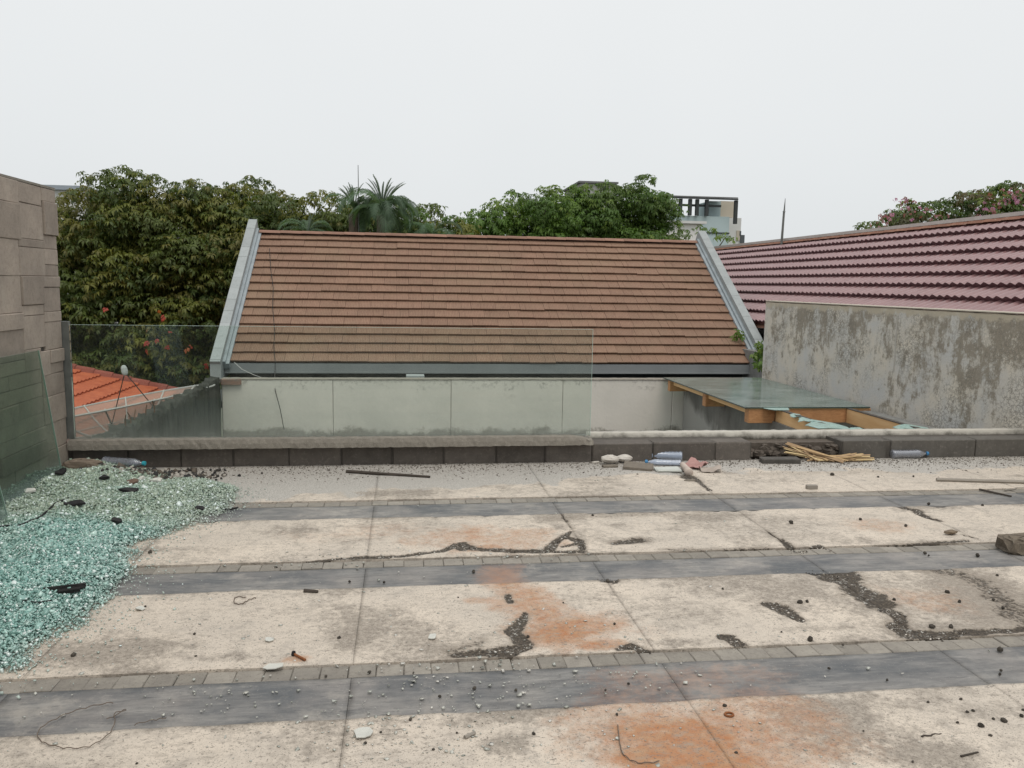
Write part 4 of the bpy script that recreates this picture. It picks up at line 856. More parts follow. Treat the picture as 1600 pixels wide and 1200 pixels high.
# ------------------------------------------------------------------ vegetation
def leaf_mat(name):
    t = NT(name); t.t.nodes.remove(t.b); ac = t.attr('tone', 'Color')
    p = t.n('ShaderNodeBsdfPrincipled'); t.L(ac, p.inputs['Base Color']); p.inputs['Roughness'].default_value = .5; p.inputs['Specular IOR Level'].default_value = .35
    tl = t.n('ShaderNodeBsdfTranslucent'); k = t.mix(1.0, ac, (1.15, 1.25, .55), 'MULTIPLY'); t.L(k, tl.inputs[0])
    ms = t.n('ShaderNodeMixShader'); ms.inputs[0].default_value = .38; t.L(p.outputs[0], ms.inputs[1]); t.L(tl.outputs[0], ms.inputs[2]); t.L(ms.outputs[0], t.out.inputs[0]); return t.m
LEAF = leaf_mat('leaf'); BARK = mottled('bark', (.12, .095, .07), (.08, .065, .05), 8, bump=.5)
def rosettes(C, N, size, tones, nl=8, droop=.45, wid=.36):
    """C centres (n,3), N axis (n,3); each a drooping whorl of nl leaflets"""
    n = len(C); N = N / np.linalg.norm(N, axis=1, keepdims=True)
    a = np.cross(N, rng.normal(size=(n, 3))); a /= np.linalg.norm(a, axis=1, keepdims=True) + 1e-9; b = np.cross(N, a)
    th = (np.arange(nl) / nl * 2 * np.pi)[None, :] + rng.normal(size=(n, nl)) * .25
    rad = a[:, None, :] * np.cos(th)[..., None] + b[:, None, :] * np.sin(th)[..., None]; tan = np.cross(N[:, None, :], rad)
    L = (size[:, None] * rng.uniform(.7, 1.15, (n, nl)))[..., None]; dr = droop * rng.uniform(.4, 1.6, (n, nl))[..., None]
    base = C[:, None, :] + rad * L * .08
    mid = C[:, None, :] + rad * L * .55 + N[:, None, :] * L * (.10 - dr * .25); tip = C[:, None, :] + rad * L * (1 - .18 * dr) - N[:, None, :] * L * dr * .9
    tip[..., 2] -= L[..., 0] * .18
    w_ = tan * L * wid * .5; V = np.stack([base, mid - w_, mid + w_, tip], 2).reshape(-1, 3)
    q = np.arange(n * nl)[:, None] * 4; Fc = np.concatenate([q + [[0, 1, 2]], q + [[1, 3, 2]]], 1).reshape(-1, 3)
    T = np.repeat(tones, nl * 4, axis=0) * rng.uniform(.82, 1.18, (n * nl, 1)).repeat(4, axis=0)
    return V, Fc, T
def leaf_object(name, V, Fc, T, parent, mat=None):
    me = mesh_from(name, V, Fc); at = me.color_attributes.new('tone', 'FLOAT_COLOR', 'POINT')
    at.data.foreach_set('color', np.concatenate([T, np.ones((len(T), 1))], 1).astype(np.float32).ravel()); return put(name, me, mat or LEAF, parent)
def crown_tree(label, cat, Y0, sky_pts, bottom, tone_list, name='leafy_tree', trunk_x=None, group='trees behind the roofs', size=.125, dens=2.4, rblob=.55, layers=((0, 1.0), (1.3, .8)), step=None, side=None):
    xs = [p[0] for p in sky_pts]; ys = [p[1] for p in sky_pts]; k = Y0 / FPX; st = step or rblob / k * .85
    blobs = []
    for (dy, keep) in layers:
        px = xs[0]
        while px <= xs[-1]:
            py = np.interp(px, xs, ys) + rblob / k * (rnd.uniform(-.08, .5) if dy == 0 else .95)
            first = True; bt = bottom if not callable(bottom) else bottom(px)
            while py < bt:
                if rnd.random() < keep:
                    f_ = (py - np.interp(px, xs, ys)) / 250.0
                    r_ = rblob * (rnd.uniform(.38, .8) if first else rnd.uniform(.75, 1.25))
                    qx = px + rnd.uniform(-.35, .35) * st; qy = py + (rnd.uniform(-.15, .25) * st if first else rnd.uniform(-.4, .4) * st)
                    blobs.append((*atY(qx, qy, Y0 + dy + rnd.uniform(-.9, .9) - min(.8, f_ * 1.0)), r_))
                py += st; first = False
            px += st
    if trunk_x is None: trunk_x = float(np.mean([b[0] for b in blobs]))
    root = thing(name, label, cat, (trunk_x, Y0 + 1.0, -5.2), group)
    zc = np.mean([b[2] for b in blobs]); fork = (trunk_x, Y0 + 1.0, min(zc - 1.0, 0.6))
    loc_build(MB().tube([(trunk_x, Y0 + 1, -5.3), (trunk_x + .05, Y0 + 1.02, -3), fork], [.24, .19, .15], 10), 'trunk', BARK, root)
    lm = MB()
    for b in blobs[::3]:
        m1 = (np.array(fork) * .5 + np.array(b[:3]) * .5) + [0, .2, .25]; lm.tube([fork, tuple(m1), tuple(b[:3])], [.09, .05, .012], 5, False)
    loc_build(lm, 'limbs', BARK, root)
    Cs = []; Ns = []; Ts = []; tl = np.array(tone_list)
    for b in blobs:
        n = int(46 * dens * (b[3] / .55) ** 2); d = rng.normal(size=(n, 3)); d[:, 2] = d[:, 2] * .8 + .25; d /= np.linalg.norm(d, axis=1, keepdims=True)
        rr = b[3] * rng.uniform(.6, 1.15, (n, 1)); Cs.append(np.array(b[:3]) + d * rr * [1.25, 1.0, .62]); Ns.append(d * .6 + [0, 0, .9] + rng.normal(size=(n, 3)) * .25)
        base = tl[rnd.randrange(len(tl))]; mixw = rng.random((n, 1)) < .25; alt = tl[rng.integers(0, len(tl), n)]; Ts.append(np.where(mixw, alt, base))
    C_, N_, T_ = np.concatenate(Cs), np.concatenate(Ns), np.concatenate(Ts); s_ = size * rng.uniform(.5, 1.4, len(C_))
    V, Fc, T = rosettes(C_, N_, s_, T_); V = V - np.array(root.location)
    o = leaf_object('crown', V, Fc, T, root); return root, blobs
YG = [(.155, .175, .040), (.105, .14, .034), (.18, .185, .042), (.08, .115, .032), (.155, .15, .040), (.095, .125, .033)]
DG = [(.11, .195, .040), (.085, .155, .034), (.13, .215, .042), (.16, .235, .046), (.09, .145, .034)]
T1, bl1 = crown_tree('broad dense yellow-green tree filling the left beside the stone clad wall', 'tree', 21.6, [(80, 322), (108, 316), (130, 300), (150, 280), (180, 266), (205, 273), (235, 287), (265, 276), (278, 292), (297, 284), (315, 296), (335, 291), (360, 301)], 605, YG)
T2, _ = crown_tree('yellow-green tree rising behind the left gable verge of the brown roof', 'tree', 22.5, [(350, 302), (372, 299), (402, 287), (418, 295), (437, 301), (462, 304), (478, 311), (500, 312), (520, 308)], lambda px: 560 if px < 390 else 430, YG)
T3, _ = crown_tree('lower yellow-green tree around the palm behind the ridge', 'tree', 23, [(520, 310), (545, 305), (600, 318), (632, 312), (645, 328), (662, 334), (686, 323), (700, 340), (722, 350), (740, 356)], 425, [YG[0], YG[2], YG[3], DG[0], YG[1]])
T4, _ = crown_tree('dark green loose tree behind the middle of the ridge', 'tree', 25, [(715, 368), (730, 352), (745, 338), (762, 322), (790, 308), (812, 309), (832, 300), (852, 299), (880, 303), (900, 310)], 425, DG)
T5, _ = crown_tree('tall bright green tree in front of the pergola building', 'tree', 26, [(870, 305), (892, 293), (920, 286), (945, 286), (962, 292), (985, 286), (1002, 280), (1020, 287), (1030, 312), (1044, 335), (1056, 372)], 425, DG + [(.09, .14, .03)])
crown_tree('small light green shrub tree before the white low house', 'tree', 30, [(1060, 352), (1085, 342), (1100, 352), (1118, 358), (1140, 366)], 372, DG + [(.10, .15, .04)], 'shrub_tree', dens=.8, size=.17, layers=((0, .65),), rblob=.5)
BG = [(.075, .125, .034), (.12, .10, .045), (.11, .16, .036), (.09, .09, .04), (.16, .22, .045), (.09, .14, .035)]
T6, bl6 = crown_tree('pink flowering tree showing above the maroon roof ridge', 'tree', 20, [(1365, 354), (1380, 338), (1392, 330), (1412, 310), (1432, 314), (1450, 322), (1468, 312), (1486, 318), (1505, 308), (1520, 304), (1545, 294), (1562, 288), (1590, 289), (1620, 292), (1680, 312)], 400, BG, 'flowering_tree', size=.12, rblob=.42)
def petals(name, centres, spread, n, cols, parent, size=.05):
    Cs = np.concatenate([np.array(c) + rng.normal(size=(n, 3)) * spread for c in centres]); N_ = rng.normal(size=(len(Cs), 3)) + [0, -.4, .3]
    V, Fc, T = rosettes(Cs, N_, size * rng.uniform(.7, 1.3, len(Cs)), np.array(cols)[rng.integers(0, len(cols), len(Cs))], 5, .2, .8); return leaf_object(name, V - np.array(parent.location), Fc, T, parent)
for px, py in ((1382, 340), (1386, 345), (1372, 353), (1415, 316), (1422, 322), (1440, 335), (1470, 340), (1545, 328), (1550, 324), (1585, 302), (1590, 310), (1570, 315), (1580, 307), (1600, 305), (1535, 330)):
    tag(petals('blossom_cluster', [atY(px, py, 18.0)], (.10), 8, [(.42, .18, .32), (.34, .14, .25), (.46, .26, .36), (.28, .11, .12)], T6, .055), kind='stuff')
for px, py in ((164, 483), (249, 487), (254, 497), (230, 516), (229, 536), (261, 543), (299, 541), (291, 548), (229, 549), (322, 572), (265, 518), (245, 533)):
    petals('flower', [atY(px, py, 18.5)], .004, 1, [(.42, .075, .05), (.36, .06, .05), (.45, .15, .06)], T1, .075)

def palm(label, px, py, Y, scale, nfr, seed, spear=6):
    q = random.Random(seed); c = np.array(atY(px, py, Y)); root = thing('palm_tree', label, 'palm tree', (c[0], Y, -5.2), 'palms behind the ridge')
    loc_build(MB().tube([(c[0], Y, -5.3), (c[0] + .05, Y, -2), (c[0], Y, c[2] - .1)], [.22, .17, .13], 10), 'trunk', BARK, root)
    for f_ in range(nfr + spear):
        up = f_ >= nfr; az_ = q.uniform(0, 6.283); Lf = scale * (q.uniform(.8, 1.05) if up else q.uniform(1.1, 1.7)); el_ = q.uniform(1.05, 1.5) if up else q.uniform(.2, 1.25)
        h = np.array([math.cos(az_), math.sin(az_) * .9, 0]); pts = []; p = c.copy(); e0 = el_; ns = 16
        for i in range(ns + 1):
            pts.append(p.copy()); p = p + (h * math.cos(e0) + np.array([0, 0, 1]) * math.sin(e0)) * Lf / ns; e0 -= (.03 if up else .115) * (1 + i / ns)
        V = []; Fc = []; T = []; pts = np.array(pts); side = np.cross(h, [0, 0, 1])
        col = np.array((.10, .16, .095)) * q.uniform(.6, 1.4) if not up else np.array((.11, .15, .115))
        for i in range(2, ns + 1):
            for j in range(4):
                t = (j / 4.0); b_ = pts[i - 1] * (1 - t) + pts[i] * t if i else pts[i]; d = pts[i] - pts[i - 1]; d /= np.linalg.norm(d)
                for s_ in (-1, 1):
                    ll = scale * (.42 if not up else .30) * math.sin(math.pi * min(.97, (i / ns) * .85 + .12)) * q.uniform(.8, 1.15)
                    o_ = side * s_ * (.55 if not up else .18) + d * (.6 if not up else 1.0) + np.array([0, 0, .1 if not up else .25]); o_ /= np.linalg.norm(o_); m_ = b_ + o_ * ll * .5; tip = b_ + o_ * ll * .9 - np.array([0, 0, ll * (.42 if not up else .05)])
                    wv_ = d * .008 * scale; k = len(V); V += [b_ - wv_, b_ + wv_, m_ + wv_, m_ - wv_, tip]; Fc += [(k, k + 1, k + 2), (k, k + 2, k + 3), (k + 3, k + 2, k + 4)]; T += [col * q.uniform(.8, 1.2)] * 5
        for i in range(ns):
            k = len(V); wv_ = side * .012 * scale; V += [pts[i] - wv_, pts[i] + wv_, pts[i + 1] + wv_, pts[i + 1] - wv_]; Fc += [(k, k + 1, k + 2), (k, k + 2, k + 3)]; T += [col * 1.2] * 4
        leaf_object('frond', np.array(V) - np.array(root.location), np.array(Fc), np.array(T), root)
palm('tall palm with drooping fronds and upright spear leaves at the ridge centre', 597, 330, 19.6, .90, 20, 1, 14)
palm('narrow palm left of the tall palm beside the antenna rod', 553, 328, 20.2, .74, 14, 2, 8)
palm('short palm showing only frond tips left behind the ridge', 482, 364, 19.8, .62, 18, 3, 3)
palm('short palm showing only frond tips right behind the ridge', 675, 370, 20.0, .75, 18, 4, 0)
def weed(label, px, py, Y, h, n, seed):
    c = np.array(atY(px, py, Y)); root = thing('weed', label, 'plant', tuple(c)); C_ = np.zeros((n, 3)); C_[:, 2] = rng.uniform(0, h, n); C_[:, :2] = rng.normal(size=(n, 2)) * .05
    loc_build(MB().tube([tuple(c), tuple(c + [.02, 0, h])], .006, 4), 'stem', BARK, root)
    V, Fc, T = rosettes(C_, rng.normal(size=(n, 3)) + [0, -.6, .9], np.full(n, .10), np.array(DG)[rng.integers(0, 4, n)], 6, .4, .5); leaf_object('leaves', V, Fc, T, root)
weed('leafy green weed growing between the right verge and the stained wall', 1187, 582, 13.3, .5, 26, 1)
weed('small green tuft growing on the brown tiles near the right verge', 1153, 528, 14.85, .12, 8, 2)

# ------------------------------------------------------------------ heap of shattered glass
edge_pts = sorted([(F(a, b)[1], F(a, b)[0]) for a, b in ((385, 768), (355, 800), (262, 842), (200, 890), (163, 930), (146, 975), (92, 1010), (40, 1048), (-40, 1065))])
EYs = [p[0] for p in edge_pts] + [6.2, 6.62]; EXs = [p[1] for p in edge_pts] + [-1.5, -2.0]
def heap_h(x, y):
    ed = np.interp(y, EYs, EXs) + (fbm(x, y, 3, 4, 31) - .5) * .35; d = ed - x; dd = np.minimum(d, (y - (3.05 + (fbm(x, y, 3, 3, 33) - .5) * .3)) * .9)
    h = np.clip(dd, 0, None); return np.where(dd > 0, (.012 + .11 * (1 - np.exp(-h * 1.6))) * (.45 + 1.1 * fbm(x, y, 3.2, 5, 35)), -1), dd
gx, gy = np.meshgrid(np.arange(-2.57, -.9, .025), np.arange(2.95, 6.66, .025)); hz, _d = heap_h(gx, gy)
HEAPB = mottled('heap_core', (.08, .20, .17), (.05, .12, .10), 20, rough=.5, bump=.5)
ny_, nx_ = gx.shape; V = np.stack([gx, gy, np.where(hz > 0, hz - .012 - .03 * np.exp(-np.clip(_d, 0, None) * 9), -.03)], -1).reshape(-1, 3); idx = np.arange(nx_ * ny_).reshape(ny_, nx_)
gh = thing('glass_heap', 'heap of shattered teal safety glass spilled in the left corner', 'broken glass'); gh['kind'] = 'stuff'
put('heap_core', mesh_from('heap_core', V, np.stack([idx[:-1, :-1], idx[:-1, 1:], idx[1:, 1:], idx[1:, :-1]], -1).reshape(-1, 4)), HEAPB, gh)
CRUMB = NT('glass_crumb'); CRUMB.L(CRUMB.attr('tone', 'Color'), CRUMB.b.inputs['Base Color']); CRUMB.b.inputs['Roughness'].default_value = .12; CRUMB.b.inputs['Specular IOR Level'].default_value = .7
CRUMB.b.inputs['Transmission Weight'].default_value = 0.0; CRUMB = CRUMB.m
def crumbs(name, P, size, tones, mat, parent=None, flat=.7, tilt=.45):
    n = len(P); base = np.array([[-1, -1, -1], [1, -1, -1], [1, 1, -1], [-1, 1, -1], [-1, -1, 1], [1, -1, 1], [1, 1, 1], [-1, 1, 1]], float) * .5
    V = base[None] * (size[:, None] * rng.uniform(.55, 1.3, (n, 3)) * [1, 1, flat])[:, None, :]; V = V + rng.normal(size=V.shape) * size[:, None, None] * .10
    q = rng.normal(size=(n, 4)) * [1, tilt, tilt, 1]; q /= np.linalg.norm(q, axis=1, keepdims=True); w_, x, y, z = q.T
    Rm = np.stack([1 - 2 * (y * y + z * z), 2 * (x * y - z * w_), 2 * (x * z + y * w_), 2 * (x * y + z * w_), 1 - 2 * (x * x + z * z), 2 * (y * z - x * w_), 2 * (x * z - y * w_), 2 * (y * z + x * w_), 1 - 2 * (x * x + y * y)], -1).reshape(n, 3, 3)
    V = np.einsum('nij,nkj->nki', Rm, V) + P[:, None, :]; f0 = np.array([[0, 3, 2, 1], [4, 5, 6, 7], [0, 1, 5, 4], [1, 2, 6, 5], [2, 3, 7, 6], [3, 0, 4, 7]])
    Fc = (np.arange(n)[:, None, None] * 8 + f0[None]).reshape(-1, 4); me = mesh_from(name, V.reshape(-1, 3), Fc); at = me.color_attributes.new('tone', 'FLOAT_COLOR', 'POINT')
    at.data.foreach_set('color', np.concatenate([np.repeat(tones, 8, 0), np.ones((n * 8, 1))], 1).astype(np.float32).ravel()); return put(name, me, mat, parent)
N0 = 330000; px_ = rng.uniform(-2.56, -.9, N0); py_ = rng.uniform(2.95, 6.64, N0); hh, dd = heap_h(px_, py_)
keep = ((hh > 0) & (rng.random(N0) < .28 + .72 * sstep(.0, .30, dd))) | (rng.random(N0) < .09 * np.exp(np.minimum(dd, 0) * 11)); keep &= ~((px_ < -2.43) & (py_ > 5.25) & (rng.random(N0) < .6))
px_, py_, hh, dd = px_[keep], py_[keep], hh[keep], dd[keep]
if len(px_) > 108000: s_ = rng.permutation(len(px_))[:108000]; px_, py_, hh, dd = px_[s_], py_[s_], hh[s_], dd[s_]
P = np.stack([px_, py_, np.where(hh > 0, hh, .004) + rng.uniform(-.008, .010, len(px_))], -1)
P[:, 2] = np.maximum(P[:, 2], .010); sz_ = rng.choice([.006, .0085, .011, .016], len(P), p=[.34, .36, .22, .08]); sz_ = np.where(dd < .03, sz_ * .62, sz_)
dust = sstep(.40, .62, fbm(px_, py_, 1.6, 4, 51) * .75 + .25 * sstep(4.7, 5.3, py_) + .06 * (py_ > 4.6)) * sstep(4.1, 5.6, py_ + (fbm(px_, py_, 2.6, 5, 53) - .5) * 2.6)
tl = np.array([(.25, .44, .395), (.33, .53, .48), (.16, .33, .295), (.46, .63, .58), (.06, .16, .14)]); T = tl[rng.choice(5, len(P), p=[.33, .29, .18, .14, .06])] * rng.uniform(.8, 1.2, (len(P), 1))
T = T * (1 - dust[:, None] * .6) + np.array([.37, .385, .27]) * rng.uniform(.6, 1.35, (len(P), 1)) * dust[:, None] * .6
thin = np.exp(-np.clip(dd, 0, None) * 9)[:, None] * np.where(dd < .02, 1.6, 1.0)[:, None]; T = T * (1 - .5 * thin) + np.array([.50, .55, .50]) * .5 * thin
T[rng.random(len(P)) < .085] = (.74, .83, .81); bigp = rng.random(len(P)) < .006; sz_ = np.where(bigp & (hh > .03), rng.uniform(.018, .032, len(P)), sz_); P[:, 2] += bigp * .004  # some crumbs whitened as painted highlights; a few made larger
tag(crumbs('glass_crumbs', P, sz_, T, CRUMB, gh, .5), kind='stuff')
# clusters still holding together
for i in range(26):
    x, y = rnd.uniform(-2.3, -1.5), rnd.uniform(3.3, 6.3); h_, d_ = heap_h(np.array([x]), np.array([y]))
    if h_[0] < .03: continue
# crumbs strewn over the floor
n = 1000; fx = rng.normal(.1, .95, n); fy = rng.uniform(2.1, 3.6, n); m2 = rng.random(n) < .3; fy[m2] = rng.uniform(3.6, 6.3, m2.sum()); fx[m2] = rng.uniform(-1.4, 2.4, m2.sum())
clus = rng.random(n) < .45; cc = np.array([F(a, b) for a, b in ((620, 1120), (700, 1160), (740, 1050), (560, 1150), (640, 1060), (830, 1090), (700, 1170), (330, 1090), (760, 872), (600, 870), (850, 868), (480, 875), (1000, 1060))]); ci = rng.integers(0, len(cc), n)
fx = np.where(clus, cc[ci, 0] + rng.normal(size=n) * .16, fx); fy = np.where(clus, cc[ci, 1] + rng.normal(size=n) * .08, fy)
P = np.stack([fx, fy, np.full(n, .0075)], -1); T = np.array([(.50, .50, .45), (.42, .43, .39), (.60, .58, .53), (.34, .35, .31)])[rng.integers(0, 4, n)]
tag(crumbs('glass_crumbs', P, rng.choice([.005, .008, .013], n, p=[.55, .33, .12]), T, CRUMB, None, .35, .08), 'pale crumbs of glass and grit strewn over the terrace floor', 'broken glass', None, 'stuff')
n = 5500; gx_ = rng.uniform(-1.6, 5.6, n); gy_ = 6.72 - np.abs(rng.normal(size=n)) * .22; P = np.stack([gx_, gy_, np.full(n, .007)], -1)
k2 = 1500; ho = [p for H_ in HOLES for p in H_]; hi = rng.integers(0, len(ho), k2); ho = np.array(ho); P2 = np.stack([ho[hi, 0] + rng.normal(size=k2) * ho[hi, 2] * .8, ho[hi, 1] + rng.normal(size=k2) * ho[hi, 2] * .7, np.full(k2, -.001)], -1); P = np.concatenate([P, P2]); gs = rng.choice([.005, .008, .012], len(P), p=[.5, .38, .12]); gs[n:] = rng.choice([.004, .006, .009], k2, p=[.5, .38, .12])
GRIT = NT('grit'); GRIT.L(GRIT.attr('tone', 'Color'), GRIT.b.inputs['Base Color']); GRIT.b.inputs['Roughness'].default_value = .9; GRIT = GRIT.m
T = np.array([(.30, .27, .24), (.20, .18, .15), (.42, .39, .35), (.10, .085, .07), (.13, .11, .09)])[rng.integers(0, 5, len(P))]; T[n:] *= rng.choice([.4, .8, 1.8], (k2, 1), p=[.4, .3, .3])
tag(crumbs('grit', P, gs, T, GRIT, None, .45), 'fine stone grit along the parapet and in the broken floor patches', 'grit', None, 'stuff')

# ------------------------------------------------------------------ loose things on the floor
def on_heap(x, y):
    h_, d_ = heap_h(np.array([x]), np.array([y])); return float(max(h_[0], 0.004))
PEB = mottled('dark_pebble', (.045, .040, .034), (.08, .07, .058), 40, bump=.4, var=.3); PEBB = mottled('brown_stone', (.22, .17, .12), (.15, .12, .09), 30, bump=.4)
pms = []
for k in range(5):
    q = random.Random(k); V = []; Fc = []; nr, ns = 4, 7
    for i in range(nr):
        t = (i + .5) / nr * math.pi
        for j in range(ns): r_ = q.uniform(.8, 1.15); V.append((math.sin(t) * math.cos(2 * math.pi * j / ns) * r_, math.sin(t) * math.sin(2 * math.pi * j / ns) * r_ * .8, math.cos(t) * .75 * r_))
    Fc = [(i * ns + j, (i + 1) * ns + j, (i + 1) * ns + (j + 1) % ns, i * ns + (j + 1) % ns) for i in range(nr - 1) for j in range(ns)] + [tuple(range(ns)), tuple((nr - 1) * ns + j for j in range(ns))[::-1]]
    m = mesh_from('pebble', V, Fc); m.materials.append(PEB); pms.append(m)
PX = [(1250, 942, 9), (1261, 941, 7), (1266, 1000, 11), (1456, 980, 10), (1486, 980, 9), (1480, 926, 8), (1499, 941, 7), (1562, 1016, 11), (1564, 1049, 6), (1562, 1055, 6), (1386, 1064, 5), (1295, 1046, 6), (1450, 1099, 6), (1501, 1094, 6), (1511, 1114, 6), (1520, 1112, 6), (1532, 1135, 11), (1552, 1125, 6), (1568, 1127, 11), (1547, 1151, 7), (1596, 1120, 8), (1599, 1111, 6), (1496, 1131, 6), (1349, 1144, 4), (1426, 1192, 5), (1317, 1009, 5), (1221, 989, 4), (1397, 938, 6), (806, 1080, 6), (834, 1148, 6), (982, 1070, 5), (946, 1080, 5), (964, 1118, 5), (960, 976, 5), (1129, 921, 5), (1132, 1104, 7), (1150, 1178, 6), (880, 943, 3), (825, 996, 6), (509, 1058, 5), (577, 1052, 6), (646, 1053, 4), (687, 1090, 6), (741, 1077, 7), (641, 1126, 6), (595, 1146, 4), (571, 1163, 6), (714, 1147, 4), (677, 1173, 5), (716, 935, 3), (530, 998, 6), (195, 875, 7), (235, 864, 7), (227, 949, 4), (304, 992, 5), (306, 1027, 4), (1236, 817, 8), (1415, 822, 6), (1344, 812, 6), (1527, 868, 8), (1445, 865, 6), (1451, 869, 4), (1451, 788, 6), (926, 806, 5), (950, 909, 6), (1372, 746, 4), (1427, 745, 4), (1300, 742, 7), (600, 911, 5), (546, 910, 5), (740, 894, 6), (150, 910, 5), (1558, 900, 5), (1567, 951, 6), (1552, 938, 5), (1535, 790, 5), (214, 1195, 4), (115, 1025, 8)]
ORD = ['first', 'second', 'third', 'fourth', 'fifth', 'sixth', 'seventh', 'eighth', 'ninth', 'tenth', 'eleventh', 'twelfth', 'thirteenth', 'fourteenth', 'fifteenth', 'sixteenth', 'seventeenth', 'eighteenth', 'nineteenth', 'twentieth', 'twenty-first', 'twenty-second', 'twenty-third', 'twenty-fourth', 'twenty-fifth', 'twenty-sixth', 'twenty-seventh', 'twenty-eighth', 'twenty-ninth', 'thirtieth']
ZONES = [(2.709, 'nearest screed bay'), (3.018, 'nearest slate strip'), (3.118, 'nearest paver row'), (3.94, 'second screed bay'), (4.237, 'second slate strip'), (4.35, 'second paver row'), (5.155, 'third screed bay'), (5.463, 'farthest slate strip'), (5.577, 'farthest paver row'), (99, 'screed bay along the parapet')]
PZ = {}
for a, b, s_ in sorted(PX): y = F(a, b + s_ * .3)[1]; zn = next(n_ for y_, n_ in ZONES if y < y_); PZ.setdefault(zn, []).append((a, b))
for k, (a, b, s_) in enumerate(PX):
    x, y = F(a, b + s_ * .3); r_ = s_ * y / FPX * .58; o = put('pebble', pms[k % 5], None, None, (x, y, .005 + r_ * .55)); o.scale = (r_, r_, r_); o.rotation_euler = (rnd.uniform(-.4, .4), rnd.uniform(-.4, .4), rnd.uniform(0, 6))
    zn, i_ = next((z_, l_.index((a, b))) for z_, l_ in PZ.items() if (a, b) in l_); tag(o, 'small dark pebble, %s from the left on the %s' % (ORD[i_], zn), 'pebble', 'dark pebbles scattered on the terrace')
x, y = F(1486, 837); o = put('pebble', pms[1].copy(), None, None, (x, y, .022)); o.data.materials.clear(); o.data.materials.append(PEBB); o.scale = (.045, .03, .02); tag(o, 'larger brown stone lying on the pale screed left of the concrete block', 'stone')
FLAKE = mottled('white_flake', (.62, .62, .57), (.54, .54, .50), 20, bump=.3)
for lab, (a, b, rx, ry) in (('large white paint flake lying on the screed nearest the camera', (567, 1150, .034, .045)), ('leaf shaped white flake across the near paver row', (428, 1046, .04, .022)), ('white flake on the pale screed left of the bolt', (421, 1003, .022, .02)), ('square white flake on the screed below the slate strip', (676, 999, .018, .03)), ('white flake near the heap edge below the second strip', (219, 955, .022, .02))):
    x, y = F(a, b); q = 9; V = [(rx * rnd.uniform(.75, 1.15) * math.cos(2 * math.pi * j / q), ry * rnd.uniform(.75, 1.15) * math.sin(2 * math.pi * j / q), rnd.uniform(.003, .010)) for j in range(q)]
    V += [(c_, d_, e_ - .003) for c_, d_, e_ in V]; tag(put('paint_flake', mesh_from('paint_flake', V, [tuple(range(q)), tuple(range(q, 2 * q))[::-1]] + [(j, q + j, q + (j + 1) % q, (j + 1) % q) for j in range(q)]), FLAKE, None, (x, y, .009)), lab, 'paint flake')
RUST = mottled('rusty_iron', (.20, .075, .03), (.30, .12, .05), 60, rough=.9, bump=.4); DWOOD = mottled('dark_wood', (.045, .038, .032), (.085, .07, .058), 25, bump=.5, stretch=(.3, 1, 1)); GWOOD = mottled('grey_wood', (.34, .31, .27), (.25, .225, .195), 12, bump=.4, stretch=(.3, 1, 1)); BURNT = mottled('charred_wood', (.016, .016, .017), (.035, .034, .034), 30, bump=.6)
bo = thing('rusty_bolt', 'rusty orange bolt lying on the screed above the near paver row', 'bolt', (*F(467, 1031), .0))
p, q = F(459, 1027), F(477, 1036); loc_build(MB().tube([(*p, .015), (*q, .013)], .0052, 7), 'shank', RUST, bo); loc_build(MB().tube([(p[0] - .006, p[1] + .002, .016), (p[0] + .004, p[1] - .001, .0155)], .011, 6), 'head', BURNT, bo)
def stick(name, a, b, r0, r1, mat, label, cat, z=.01, bend=.0):
    p, q = np.array([*F(*a), z + r0]), np.array([*F(*b), z + r1]); n = 7; pts = [tuple(p + (q - p) * i / n + [0, math.sin(i * 1.7) * bend, 0]) for i in range(n + 1)]
    return tag(MB().tube(pts, [r0 + (r1 - r0) * i / n for i in range(n + 1)], 6).build(name, mat), label, cat)
stick('wood_batten', (541, 740), (672, 748), .013, .010, DWOOD, 'dark thin wooden batten lying on the grit before the parapet', 'stick', .005, .004)
stick('wood_pole', (1463, 753), (1640, 758), .014, .015, GWOOD, 'pale grey wooden pole lying near the right edge before the parapet', 'stick', .005, .003)
stick('twig', (1530, 767), (1580, 777), .009, .006, DWOOD, 'short dark stick lying across the far slate strip at right', 'stick', .002, .003)
stick('twig', (1570, 768), (1600, 762), .007, .004, GWOOD, 'forked grey twig on the far slate strip at the right edge', 'twig', .002, .012)
stick('wood_splinter', (726, 1157), (742, 1149), .007, .006, GWOOD, 'small grey wood splinter on the near screed', 'splinter', .004)
stick('dry_stem', (1440, 1155), (1470, 1149), .004, .002, DWOOD, 'curved dry stem on the near screed at right', 'dry stem', .005, .004); stick('dry_stem', (1501, 1186), (1528, 1179), .004, .003, DWOOD, 'straight dry stem at the bottom right corner', 'dry stem', .005)
stick('dark_splinter', (475, 927), (497, 928), .010, .008, DWOOD, 'flat dark splinter below the second slate strip', 'splinter', .003)
WIRE = mottled('thin_wire', (.12, .095, .075), (.17, .13, .10), 30, rough=.5, bump=0)
def smooth_path(P, n=6):
    P = [np.array(p) for p in P]; out = []
    for i in range(len(P) - 1):
        p0, p1, p2, p3 = P[max(i - 1, 0)], P[i], P[i + 1], P[min(i + 2, len(P) - 1)]
        for k in range(n): t = k / n; out.append(.5 * ((2 * p1) + (-p0 + p2) * t + (2 * p0 - 5 * p1 + 4 * p2 - p3) * t * t + (-p0 + 3 * p1 - 3 * p2 + p3) * t ** 3))
    return out + [P[-1]]
